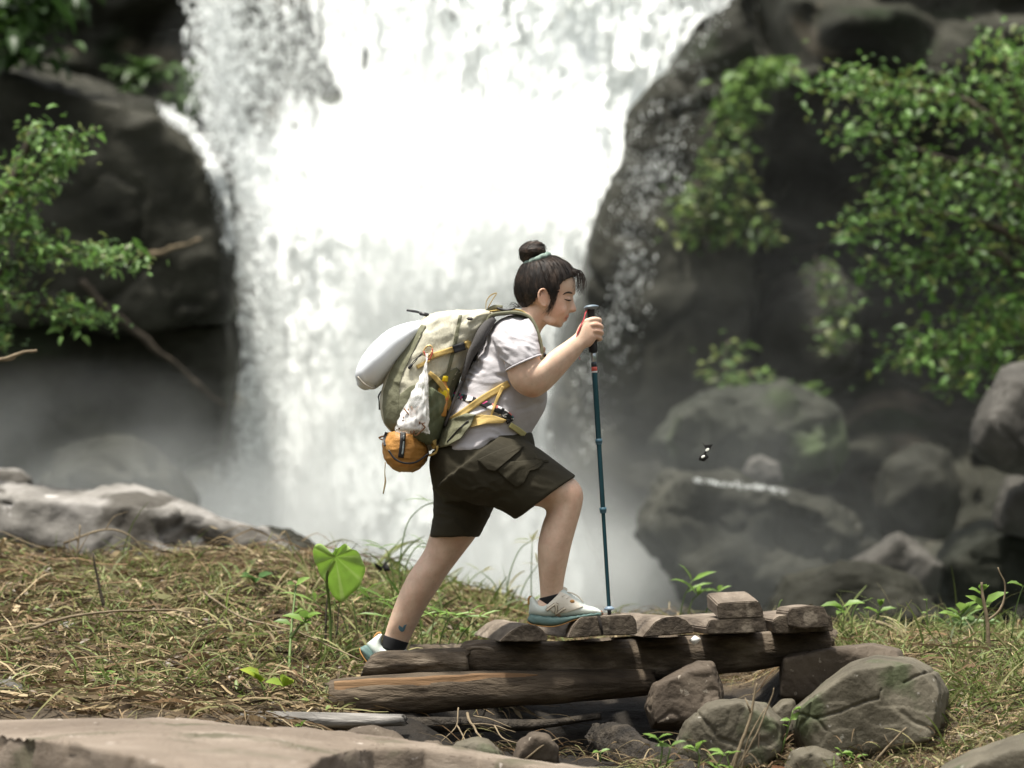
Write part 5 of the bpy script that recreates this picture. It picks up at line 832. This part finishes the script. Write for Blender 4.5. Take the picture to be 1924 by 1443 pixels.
# ================================================================ clothes
def tubecloth(rings, sub, n, wall=.006, depth=.05):
    return loft(rings, sub, n)
def folds(V, lines, seed):
    """soft drapery: each line = (px1,py1,px2,py2,amp,wavelength,reach)"""
    q = PX(V); d = np.zeros(len(V))
    for x1, y1, x2, y2, a, wl, rc in lines:
        u = np.array((x2 - x1, y2 - y1), float); L = np.linalg.norm(u); u /= L; r = q - (x1, y1); s = r @ u; t = r @ np.array((-u[1], u[0])); wob = vnoise(np.stack([s / 45, t / 60, V[:, 1] * 6 + seed], 1), seed) * wl * .8
        f = np.exp(-((t) / rc) ** 2) * sst(-.3 * L, .2 * L, s) * (1 - sst(.75 * L, 1.25 * L, s)); n = fbm(np.stack([(t + wob) / wl, s / (wl * 4.), V[:, 1] * 3 + seed], 1), 2, seed + int(x1) % 50); d += a * f * (1 - 4.5 * np.minimum(np.abs(n), .35))
    return d
shirt = [loft([((810, 864), (992, 832), 0, 101), ((818, 838), (1001, 810), 0, 102), ((832, 798), (1014, 789), 0, 102), ((846, 765), (1027, 764), 0, 101), ((862, 733), (1029, 738), 0, 98), ((884, 690), (1024, 704), 0, 98), ((905, 648), (1018, 670), 0, 102), ((924, 615), (1013, 645), 0, 99), ((944, 598), (1008, 627), 0, 74), ((964, 590), (1007, 612), 0, 46), ((972, 586), (1009, 609), 0, 40)], 5, 56, 2.1),
    loft([((926, 632), (994, 598), -.115, 42), ((928, 646), (1006, 618), -.165, 46), ((937, 668), (1013, 642), -.2, 45), ((950, 697), (1017, 667), -.222, 43)], 5, 36), loft([((926, 632), (994, 598), .115, 42), ((928, 646), (1004, 620), .165, 46), ((934, 668), (1006, 646), .195, 44), ((936, 696), (1000, 680), .21, 40)], 5, 36), ball(P(1000, 736, -.075), (.05, .075, .055), 3), ball(P(1000, 736, .075), (.05, .075, .055), 3)]
V, F = voxel(shirt, .005, 4); V = bulge(V, F, folds(V, [(862, 716, 965, 735, .0075, 22, 40), (880, 680, 960, 700, .006, 18, 34), (840, 790, 940, 768, .006, 19, 30), (900, 640, 950, 700, .005, 16, 26), (945, 620, 1005, 672, .0045, 13, 40), (930, 640, 1010, 655, .003, 11, 34), (830, 850, 960, 815, .007, 20, 24), (960, 770, 1015, 745, .0035, 20, 30)], 3) + fbm(V * 9, 3, 4) * .003)
V = lap(V, F, 1); shirt_o = mk('shirt', V, F, M_shirt, person); Ts = bvh(V, F)
for sg in (-1, 1):   # sleeve hems
    e = [(950.5, 697), (1017, 667)] if sg < 0 else [(936, 696), (1000, 680)]; c = (P(*e[0], sg * (.222 if sg < 0 else .21)) + P(*e[1], sg * (.222 if sg < 0 else .21))) / 2; u = (P(*e[1], sg * .222) - P(*e[0], sg * .222)) / 2; t_ = np.linspace(0, 6.283, 48)
    V, F = tube([c + u * math.cos(a) * 1.0 + np.array((0, .077, 0)) * math.sin(a) for a in t_], .0035, 6); mk('sleeve_hem', V, F, M_shirt, shirt_o)
pelvis = loft([((812, 846), (1000, 812), 0, 100), ((806, 866), (1006, 838), 0, 104), ((808, 892), (1004, 868), 0, 104), ((816, 920), (985, 905), 0, 100), ((835, 945), (940, 935), 0, 84)], 5, 52, 2.1)
leg1 = loft([((822, 915), (950, 812), -.09, 88), ((872, 940), (1002, 836), NY, 84), ((920, 952), (1045, 866), NY, 78), ((948, 965), (1066, 882), NY, 75), ((968, 977), (1083, 894), NY, 72)], 6, 48, 2.1)
leg2 = loft([((806, 880), (950, 890), .09, 86), ((813, 925), (940, 930), FY, 81), ((814, 965), (921, 968), FY, 75), ((807.5, 1009), (900, 1009), FY, 70)], 6, 48, 2.1)
V, F = voxel([pelvis, leg1, leg2], .0045, 3); V = bulge(V, F, folds(V, [(860, 920, 970, 945, .005, 24, 30), (900, 905, 1020, 895, .004, 22, 30), (830, 900, 920, 930, .0045, 20, 40), (820, 960, 900, 990, .004, 17, 26), (985, 845, 1040, 900, .003, 18, 24)], 8) + fbm(V * 8, 3, 6) * .004)
V = lap(V, F, 1); shorts = mk('shorts', V, F, M_short, person); Tsh = bvh(V, F)
V, F = patch(Tsh, [(934, 884), (950, 868), (1028, 862), (1012, 880), (996, 884), (984, 908), (970, 916), (952, 902)], .002, .006); mk('cargo_pocket', V, F, M_short, shorts)
V, F = patch(Tsh, [(897, 864), (930, 848), (962, 836), (984, 838), (975, 848), (930, 886), (914, 883)], .007, .006); mk('pocket_flap', V, F, M_short, shorts)
V, F = strip(Tsh, [(1006, 862), (1022, 866), (1031, 866)], 4, .006, .003, 12); mk('pocket_flap', V, F, M_short, shorts)
# shoes
def shoe(fn, y, full=True):
    def R(l): return [(fn(*a), fn(*b), y, d) for a, b, d in l]
    up = R([((993, 1154), (996, 1124), 12), ((999, 1156), (1001, 1120.5), 20), ((1008, 1158), (1010, 1131), 25), ((1019, 1160), (1019, 1134.5), 27), ((1029, 1161), (1029, 1129), 27), ((1038, 1161), (1040, 1117), 27), ((1046, 1161), (1055, 1107), 26), ((1058, 1161), (1066, 1111), 26), ((1076, 1160), (1084, 1124), 28), ((1096, 1158), (1102, 1136), 30), ((1116, 1156), (1118, 1141), 27), ((1127, 1155), (1127, 1146), 18), ((1131, 1153), (1131, 1149), 7)])
    so = R([((990, 1167), (994, 1156), 16), ((997, 1172), (998, 1154), 24), ((1012, 1175), (1012, 1155), 28), ((1036, 1177), (1036, 1157), 28), ((1056, 1173), (1056, 1158), 28), ((1080, 1164), (1080, 1156), 31), ((1106, 1159), (1106, 1152), 32), ((1124, 1157.5), (1124, 1150), 24), ((1132, 1155), (1132, 1149), 10)])
    root = thing('shoe', P(*fn(1040, 1170), y), None, None); root.parent = person; root.matrix_parent_inverse = Matrix.Translation(-Vector(person['_o'])); 
    V, F = loft(up, 5, 40, 2.3); upper = mk('upper', V, F, M_mint, root); T = bvh(V, F)
    V, F = loft(so, 5, 36, 3.2); V = bulge(V, F, .0012 * np.sin((PX(V)[:, 0] * .8 - PX(V)[:, 1]) * .55)); sole = mk('sole', V, F, M_teal, root)
    V, F = loft(R([((990, 1169), (990.5, 1166.5), 15), ((998, 1174), (998, 1171), 23), ((1014, 1177), (1014, 1174), 27), ((1036, 1178.5), (1036, 1175.5), 27), ((1056, 1174.5), (1056, 1171.5), 27), ((1080, 1165.5), (1080, 1162.5), 30), ((1106, 1160.5), (1106, 1158), 31), ((1126, 1158.5), (1126, 1156.5), 22)]), 4, 30, 3.2); mk('outsole', V, F, M_rubber, sole)
    V, F = loft(R([((1121, 1157), (1124, 1147), 22), ((1128, 1157), (1128, 1146.5), 16), ((1134, 1155), (1133, 1148.5), 7)]), 4, 24, 2.4); mk('toe_cap', V, F, M_toe, root)
    V, F = tube([P(*fn(*a), y) for a in ((1000, 1140), (994, 1134), (993, 1126), (996, 1121), (1000, 1123))], .0035, 6, 4); mk('heel_loop', V, F, M_rubber, root)
    if full:
        for n_, poly, m_ in (('saddle', [(1026, 1140), (1040, 1122), (1052, 1111), (1068, 1118), (1084, 1130), (1096, 1140), (1080, 1146), (1062, 1152), (1040, 1152)], M_cream),):
            V, F = patch(T, [fn(*a) for a in poly], .0005, .002, 1.5); mk(n_, V, F, M_cream, root)
        ml = flat('logo_edge', (.17, .13, .09), .7); mf = flat('logo_fill', (.62, .56, .44), .7)
        for w_, o_, m_ in ((5.6, .0028, ml), (3.4, .0042, mf)):
            ps = [strip(T, p_, w_, o_, .0012, 10) for p_ in ([(1026.5, 1147), (1034, 1141), (1043.5, 1134.5)], [(1043.5, 1134.5), (1045.5, 1144), (1043.5, 1154)], [(1043.5, 1154), (1053, 1148), (1062, 1142.5)], [(1043.5, 1134.5), (1046, 1135.5), (1048.5, 1137)])]; V, F = join(*ps); mk('logo', V, F, m_, root)
        for i, (a, b) in enumerate((((1056, 1121), (1068, 1117)), ((1064, 1125), (1077, 1122)), ((1072, 1130), (1086, 1128)))):
            V, F = tube([P(*a, y - .045), P((a[0] + b[0]) / 2, (a[1] + b[1]) / 2 - 2, y - .035), P(*b, y)], .0028, 6, 4); mk('lace', V, F, M_cream, root)
        V, F = tube(PP([(1066, 1113, y - .02), (1076, 1115, y - .028), (1088, 1122, y - .03), (1096, 1132, y - .03)]), .0026, 6, 5); mk('lace', V, F, M_cream, root)
        V, F = ball(P(1075, 1130, y - .047), (.008, .004, .006), 3); mk('lace_lock', V, F, M_rubber, root)
        V, F = chain(PP([(1052, 1112, y), (1056, 1106.5, y), (1062, 1108, y)]), [.012, .009, .008], 10); mk('tongue', V, F, M_cream, root)
    return root
shoe(lambda x, y: (x, y), NY)
ca, sa = math.cos(math.radians(46)), math.sin(math.radians(46))
shoe(lambda x, y: (677 + (x - 991) * ca - (y - 1168) * sa, 1218 + (x - 991) * sa + (y - 1168) * ca), .145, False)
V, F = loft([((1013.5, 1124), (1058, 1113), NY, 24.5), ((1013, 1132), (1058, 1124), NY, 24), ((1013, 1146), (1058, 1138), NY, 22)], 4, 30); mk('sock', V, F, M_sock, person)
V, F = loft([((721, 1192.5), (768.5, 1208), .14, 25.5), ((719, 1202), (764, 1216), .14, 24.5), ((716, 1216), (757, 1230), .14, 22)], 4, 30); mk('sock', V, F, M_sock, person)
V, F = strip(Ts, [(850, 740), (872, 747), (900, 755), (925, 765), (946, 775), (962, 789)], [10, 12, 12, 13, 14, 15], .002, .004, 40); mk('belt', V, F, M_floral, person); V2, F2 = mirror((V, F)); mk('belt', V2, F2, M_floral, person)
V, F = strip(Ts, [(945, 776), (953, 783), (960, 793)], [13, 15, 16], .006, .004, 12); mk('belt_buckle', V, F, pm('black_white_print', [(.012, .012, .012), (.02, .02, .02), (.7, .7, .68)], 90, bump=0, pos=[.3, .55, .6]), person)
# ================================================================ backpack
pack = thing('backpack', P(775, 812, 0), 'khaki and olive hiking backpack with yellow straps on the hiker\'s back', 'backpack')
K = [((742, 816), (808, 846), 0, 52), ((724, 800), (822, 832), 0, 74), ((715, 772), (834, 806), 0, 83), ((716, 740), (845, 772), 0, 85), ((727, 703), (858, 730), 0, 84), ((746, 664), (874, 690), 0, 82), ((768, 630), (892, 652), 0, 79), ((789, 606), (908, 622), 0, 73), ((806, 593), (922, 603), 0, 62), ((826, 587), (932, 591), 0, 46), ((850, 584), (930, 584), 0, 26)]
V, F = loft(K, 8, 90, 2.9); V = bulge(V, F, folds(V, [(800, 600, 760, 740, .0, 10, 30), (890, 610, 780, 720, .0045, 15, 70), (860, 680, 770, 800, .005, 17, 50), (905, 600, 800, 640, .004, 12, 40), (740, 700, 830, 800, .004, 18, 40)], 5) + fbm(V * 10, 4, 14) * .005)
mk('pack_body', V, F, M_khaki, pack); Tp = bvh(V, F)
def pp(name, poly, mat, off=.002, th=.006, parent=pack): V, F = patch(Tp, poly, off, th); return mk(name, V, F, mat, parent)
pp('front_panel', [(776, 628), (792, 610), (800, 612), (778, 650), (756, 700), (744, 750), (746, 800), (738, 812), (722, 795), (718, 765), (720, 735), (732, 700), (752, 662)], M_olive, .001, .004)
pp('side_panel', [(838, 700), (858, 690), (868, 700), (856, 745), (842, 785), (826, 828), (800, 838), (760, 822), (744, 800), (742, 770), (752, 740), (772, 724), (806, 716)], M_olive, .001, .003)
pk = pp('side_pocket', [(786, 726), (812, 728), (836, 744), (840, 770), (828, 826), (806, 836), (776, 824), (770, 780)], M_mesh, .020, .012)
pp('seam_tape', [(862, 592), (868, 592), (858, 650), (844, 704), (838, 704), (850, 650)], M_olive, .001, .002)
V, F = join(tube([P(926, 598, -.11), P(908, 622, -.125), P(897, 646, -.13), P(884, 668, -.125), P(868, 715, -.12)], [.014, .018, .018, .013, .006], 12, 5), tube([P(868, 715, -.12), P(852, 755, -.12), P(836, 800, -.11)], .005, 8, 4)); mk('frame_pad', V, F, M_pad, pack)
V2, F2 = mirror((V, F)); mk('frame_pad', V2, F2, M_pad, pack)
V, F = strip(Tp, [(802, 673), (826, 664), (852, 656), (886, 645)], 10.5, .004, .003, 30); cs = mk('compression_strap', V, F, M_web, pack)
V, F = strip(Tp, [(852, 657), (864, 653), (874, 650)], 15, .008, .008, 10); mk('buckle', V, F, M_black, cs)
V, F = strip(Tp, [(876, 650), (884, 645)], 16, .009, .006, 6); mk('strap_end', V, F, M_web, cs)
V, F = strip(Tp, [(806, 700), (820, 712), (834, 730), (843, 752), (844, 772)], [8, 10, 10, 9, 9], .022, .003, 30); mk('pocket_strap', V, F, M_web, pack)
V, F = strip(Tp, [(783, 690), (795, 684), (806, 676)], 7, .004, .003, 10); mk('pocket_strap', V, F, M_web, pack)
V, F = tube(PP([(797, 660, -.155), (788, 668, -.16), (780, 680, -.16), (771, 688, -.155), (778, 678, -.158), (795, 664, -.16)]), .0016, 6, 5); cd_ = mk('cord', V, F, M_black, pack)
V, F = chain(PP([(773, 686, -.156), (769, 691, -.156)]), .005, 8); mk('cord_lock', V, F, M_black, cd_)
V, F = tube([P(804 + 8 * math.cos(a) - 3 * math.sin(a), 659 + 10 * math.sin(a), -.165 - .004 * math.sin(a)) for a in np.linspace(0, 6.283, 26)], .003, 8); cb_ = mk('carabiner', V, F, flat('carabiner_gold', (.5, .36, .16), .35, .7), pack)
V, F = tube(PP([(796, 660, -.17), (800, 668, -.172), (806, 676, -.172), (812, 664, -.172), (812, 655, -.17)]), .0022, 6, 4); mk('red_gate', V, F, flat('red_cord', (.45, .06, .05), .5), cb_)
V, F = join(tube(PP([(764, 583, -.06), (776, 584.5, -.06), (788, 587, -.06)]), [.0035, .0045, .0035], 8, 3), box(P(797, 590.5, -.06), (.034, .012, .012), roty(.2), .003)); mk('top_buckle', V, F, M_black, pack)
V, F = box(P(883, 599, -.128), (.022, .01, .010), roty(.05), .003); mk('top_buckle', V, F, M_pad, pack)
V, F = strap(PP([(913, 580, -.05), (914, 566, -.05), (922, 555, -.05), (933, 551, -.05), (926, 562, -.05), (917, 578, -.05)]), .02, .002, (0, 1, 0), 6); mk('haul_loop', V, F, M_web, pack)
V, F = strap(PP([(908, 600, 0), (916, 588, 0), (930, 580, 0), (944, 581, 0)]), .11, .016); mk('pack_collar', V, F, M_olive, pack)
for sg in (-1, 1):
    V, F = strap(PP([(912, 612, sg * .10), (922, 594, sg * .10), (944, 589, sg * .10), (972, 588, sg * .098), (994, 596, sg * .10), (1006, 613, sg * .108), (1013, 633, sg * .115), (1018, 656, sg * .118), (1017, 680, sg * .12), (1010, 700, sg * .13)]), .05, .010, (0, 1, 0), 8); ss = mk('shoulder_strap', V, F, M_olive, pack)
    V, F = strap(PP([(920, 585, sg * .075), (950, 582, sg * .075), (980, 584, sg * .078), (998, 601, sg * .088), (1011, 622, sg * .096), (1018, 642, sg * .10)]), .022, .0035, (0, 1, 0), 8); mk('strap_webbing', V, F, M_web, ss)
    V, F = box(P(1022, 667, sg * .125), (.016, .03, .013), None, .003); mk('strap_buckle', V, F, M_black, ss)
    V, F = tube(PP([(934, 579, sg * .085), (950, 583, sg * .085), (968, 579, sg * .085)]), [.004, .005, .003], 8, 4); mk('strap_adjuster', V, F, M_black, ss)
    def both(vf): return vf if sg < 0 else mirror(vf)
    V, F = both(strip(Ts, [(838, 796), (870, 775), (905, 750), (935, 732), (956, 720)], 12.5, .006, .003, 36)); mk('lower_strap', V, F, M_web, ss)
    V, F = both(strip(Ts, [(946, 726), (936, 745), (928, 765), (922, 784)], [7, 6, 5, 3], .008, .002, 20)); mk('strap_tail', V, F, M_web, ss)
    V, F = both(patch(Ts, [(822, 808), (838, 792), (858, 783), (876, 776), (894, 779), (884, 800), (866, 824), (842, 838), (824, 842)], .004, .022)); hb = mk('hip_belt', V, F, M_olive, pack)
    V, F = both(patch(Ts, [(880, 784), (905, 779), (930, 781), (952, 789), (946, 795), (914, 796), (882, 803)], .010, .004)); mk('belt_webbing', V, F, M_web, hb)
    V, F = both(strip(Ts, [(840, 830), (862, 806), (880, 790)], 2.2, .028, .003, 16)); mk('zip', V, F, M_black, hb)
    V, F = both(strip(Ts, [(958, 798), (972, 807), (986, 818)], [10, 11, 12], .008, .004, 14)); mk('belt_tail', V, F, M_pale_web, hb)
V, F = strap([P(984, 812, -.07), P(990, 820, -.06), P(997, 828, -.05)], .022, .003, (.5, .6, .6)); mk('belt_tail', V, F, M_web, pack)
V, F = join(strap(PP([(815, 826, -.12), (818, 834, -.11), (812, 840, -.1)]), .02, .004, (0, 0, 1)), tube(PP([(822, 838, -.13), (819, 850, -.12), (806, 856, -.11)]), .004, 6, 3)); mk('bottom_strap', V, F, M_web, pack)
V, F = tube(PP([(716, 735, -.02), (711, 745, -.02), (712, 752, -.02), (713, 770, -.02)]), [.002, .003, .002, .003], 6, 3); mk('zip_pull', V, F, M_black, pack)
# things carried on the pack
WL = [((780, 604), (802, 612), 0, 40), ((757, 609), (800, 630), 0, 68), ((728, 622), (784, 654), 0, 82), ((702, 644), (758, 684), 0, 86), ((682, 668), (735, 706), 0, 84), ((671, 692), (716, 722), 0, 74), ((668, 706), (704, 730), 0, 58), ((671, 718), (692, 731), 0, 34)]
V, F = loft(WL, 7, 56, 2.2, dome=.25); V = bulge(V, F, fbm(V * 5, 3, 2) * .004); wp = tag(mk('pillow', V, F, M_white), 'white puffy inflated pillow bulging out behind the khaki backpack', 'pillow')
V, F = tube(PP([(672, 708, -.13), (684, 721, -.12), (700, 729, -.10), (706, 726, -.05)]), .003, 6, 5); mk('piping', V, F, flat('beige_piping', (.45, .42, .36), .8), wp)
roll = thing('sleeping_roll', P(762, 888, 0), 'amber nylon stuff sack with a black label slung under the khaki backpack', 'stuff sack')
V, F = loft([((727, 815), (796, 812), 0, 88), ((719, 832), (803, 834), 0, 96), ((719, 850), (805, 852), 0, 99), ((724, 866), (800, 868), 0, 96), ((736, 879), (788, 880), 0, 86), ((752, 886), (774, 887), 0, 60)], 6, 64, 2.6); V = bulge(V, F, folds(V, [(722, 840, 800, 850, .003, 9, 40), (730, 860, 800, 862, .004, 11, 20)], 4) + fbm(V * 14, 3, 5) * .005); mk('sack_body', V, F, M_amber, roll); Tr = bvh(V, F)
V, F = strip(Tr, [(757, 812), (756, 836), (753, 860)], 10.5, .002, .002, 14); lb = mk('sack_label', V, F, flat('black_label', (.012, .012, .013), .6), roll)
V, F = strip(Tr, [(758.5, 829), (757.5, 841), (755.8, 853.5)], [2.2, 3.2, 3.0], .005, .0006, 14); mk('label_writing', V, F, flat('label_print', (.30, .35, .36), .7), lb)
V, F = strip(Tr, [(758.6, 817), (758.4, 826)], 2.4, .005, .0006, 6); mk('label_writing', V, F, flat('label_print_dim', (.16, .18, .18), .7), lb)
V, F = tube(PP([(730, 846, -.178), (742, 862, -.182), (760, 870, -.182), (782, 868, -.182), (806, 852, -.172)]), .0035, 6, 6); mk('drawcord', V, F, M_black, roll)
V, F = strip(Tr, [(726, 812), (722, 825), (723, 838)], 5, .003, .004, 10); mk('sack_strap', V, F, M_black, roll)
V, F = tube(PP([(724, 868, -.1), (723, 890, -.1), (724, 905, -.1), (720, 928, -.1)]), [.0016, .0016, .003, .0022], 6, 4); mk('cord_tail', V, F, flat('tan_cord', (.30, .23, .12), .9), roll)
V, F = strap(PP([(726, 818, 0), (712, 823, 0), (724, 828, 0)]), .05, .003); mk('sack_flap', V, F, M_amber, roll)
# bottle
bt = thing('drink_bottle', P(834, 780, -.165), 'yellow capped drink bottle tucked in the pack\'s mesh side pocket', 'bottle')
def turn(axis0, axis1, prof, n=28):
    a, b = np.array(axis0), np.array(axis1); L = np.linalg.norm(b - a); d = (b - a) / L; return tube([a + d * L * t for t, r in prof], [r for t, r in prof], n)
b0, b1 = P(826, 782, -.122), P(834.5, 706, -.130)
V, F = turn(b0, b1, [(0, .018), (.03, .022), (.5, .0225), (.66, .022), (.72, .0185), (.80, .012), (.86, .0105), (.90, .0105)]); mk('bottle_body', V, F, flat('amber_drink', (.42, .20, .05), .12, var=.05), bt)
V, F = turn(b0, b1, [(.42, .0226), (.43, .0236), (.66, .0236), (.70, .021)]); mk('bottle_label', V, F, pm('bottle_label', [(.55, .10, .05), (.70, .52, .02), (.72, .60, .05)], 26, bump=0, rough=.35), bt)
V, F = turn(b0, b1, [(.865, .0128), (.87, .0142), (.985, .0142), (1., .0125)]); V = bulge(V, F, 0 * V[:, 0]); mk('bottle_cap', V, F, flat('yellow_cap', (.70, .52, .01), .4), bt)
# plastic bag
M_bag = bpy.data.materials.new('clear_plastic'); M_bag.use_nodes = True; nb = M_bag.node_tree; pb = nb.nodes['Principled BSDF']; pb.inputs['Base Color'].default_value = (.92, .92, .90, 1); pb.inputs['Transmission Weight'].default_value = .0; pb.inputs['Roughness'].default_value = .22; pb.inputs['Specular IOR Level'].default_value = .8
_tr = nb.nodes.new('ShaderNodeBsdfTransparent'); _mx = nb.nodes.new('ShaderNodeMixShader'); _nz = nb.nodes.new('ShaderNodeTexNoise'); _nz.inputs['Scale'].default_value = 22; _nz.inputs['Detail'].default_value = 5; _tcc = nb.nodes.new('ShaderNodeTexCoord'); _mr = nb.nodes.new('ShaderNodeMapRange'); _mr.inputs[1].default_value = .38; _mr.inputs[2].default_value = .62; _mr.inputs[3].default_value = .28; _mr.inputs[4].default_value = .82
nb.links.new(_tcc.outputs['Object'], _nz.inputs['Vector']); nb.links.new(_nz.outputs['Fac'], _mr.inputs[0]); nb.links.new(_mr.outputs[0], _mx.inputs[0]); nb.links.new(_tr.outputs[0], _mx.inputs[1]); nb.links.new(pb.outputs[0], _mx.inputs[2]); nb.links.new(_mx.outputs[0], nb.nodes['Material Output'].inputs[0])
bag = thing('plastic_bag', P(775, 815, -.21), 'clear crumpled plastic bag with brown scraps hanging from the pack\'s carabiner', 'plastic bag')
V, F = loft([((799, 664), (806, 664), -.175, 4), ((796, 684), (806, 686), -.19, 7), ((786, 706), (807, 712), -.20, 14), ((773, 735), (808, 738), -.206, 20), ((760, 762), (808, 764), -.21, 25), ((746, 790), (808, 790), -.21, 28), ((740, 806), (808, 808), -.21, 25), ((740, 814), (808, 815), -.21, 10)], 9, 72); n = fbm(V * np.array((60, 20, 16)), 3, 4); V = bulge(V, F, (1 - np.abs(n) * 2) * .006 + fbm(V * 24, 3, 7) * .006); mk('bag_film', V, F, M_bag, bag)
g = np.random.default_rng(12); sc = [tube(np.array([P(776 + g.normal(0, 9), 790 + g.normal(0, 10), -.243) + g.normal(0, .0042, 3) * np.array((1, .5, 1)) * i for i in range(4)]), .0024, 5, 4) for _ in range(20)]; V, F = join(*sc); mk('scraps', V, F, flat('brown_scraps', (.20, .10, .05), .8), bag)
V, F = ball(P(776, 800, -.21), (.045, .02, .02), 3); V = bulge(V, F, fbm(V * 30, 3, 3) * .012); mk('paper_wad', V, F, flat('paper_wad', (.5, .46, .4), .8), bag)
# ================================================================ trekking pole
pole = thing('trekking_pole', P(1146, 1158, -.06), 'teal blue trekking pole with black grip, planted on the split plank', 'trekking pole')
p0, p1 = P(1109.5, 577, -.09), P(1145.5, 1160, -.06)
def at(py): return p0 + (p1 - p0) * (py - 577) / (1160 - 577)
def seg(a, b, ra, rb=None, n=18): return tube([at(a), at(a + (b - a) * .02), at(b - (b - a) * .02), at(b)], [ra * .9, ra, rb or ra, (rb or ra) * .9], n)
M_pole = flat('pole_blue', (.03, .09, .12), .2, .55, .5, .06); M_steel = flat('pole_steel', (.40, .44, .45), .25, .8)
gl = [(577, .012), (582, .0125), (590, .0118), (605, .0135), (622, .0128), (640, .014), (655, .0145), (662, .0135)]; V, F = tube([at(a) for a, r in gl], [r for a, r in gl], 22, 4); gp = mk('grip', V, F, flat('grip_foam', (.014, .014, .015), .8, bump=.3, scale=120), pole)
V, F = loft([((1097, 578), (1098, 583), -.09, 10), ((1101, 574.5), (1103, 582), -.09, 14), ((1112, 572.5), (1112, 582), -.09, 15), ((1120, 573), (1120, 579.5), -.09, 11), ((1125, 574.5), (1124.5, 577), -.09, 5)], 4, 24); mk('grip_top', V, F, flat('grip_top', (.12, .16, .19), .35), gp)
V, F = seg(660, 682, .0082); mk('upper_shaft', V, F, M_steel, pole)
V, F = seg(680, 830, .0092); us = mk('upper_shaft', V, F, M_pole, pole)
for a, b, c_ in ((681, 689, (.02, .025, .03)), (689, 697, (.55, .10, .07)), (697, 700, (.7, .68, .66))): V, F = seg(a, b, .0096); mk('shaft_band', V, F, flat('shaft_band', c_, .4), us)
V, F = seg(822, 958, .0080); mk('middle_shaft', V, F, M_pole, pole); V, F = seg(950, 1150, .0064); mk('lower_shaft', V, F, M_pole, pole)
for a in (828, 957): V, F = join(seg(a - 4, a + 4, .0118), seg(a + 4, a + 7, .0105)); mk('collar', V, F, flat('collar', (.05, .12, .16), .4), pole)
V, F = tube([at(1139), at(1140.5), at(1143), at(1145), at(1146.5)], [.009, .0115, .018, .0175, .009], 24); mk('basket', V, F, flat('basket', (.22, .30, .38), .4), pole)
V, F = seg(1146, 1156, .0065, .006); V2, F2 = seg(1155, 1161, .003, .002); V, F = join((V, F), (V2, F2)); mk('tip', V, F, M_black, pole)
M_red = flat('red_strap', (.42, .05, .06), .8)
V, F = strap(PP([(1102, 583, -.10), (1099.5, 590, -.112), (1096, 602, -.125), (1090, 614, -.132), (1084, 628, -.142), (1080, 645, -.148), (1084, 656, -.14)]), .010, .0022, (0, .4, .2), 6); ws = mk('wrist_strap', V, F, M_red, pole)
V, F = strap(PP([(1086, 658, -.12), (1087, 668, -.12), (1090, 676, -.12)]), .008, .002, (0, 1, 0)); mk('strap_end', V, F, M_red, ws)
V, F = strip(Tp, [(718, 806), (716, 815), (722, 824)], 4, .002, .003, 6)
# ================================================================ tidy up
for o in bpy.data.objects:
    if '_o' in o: del o['_o']
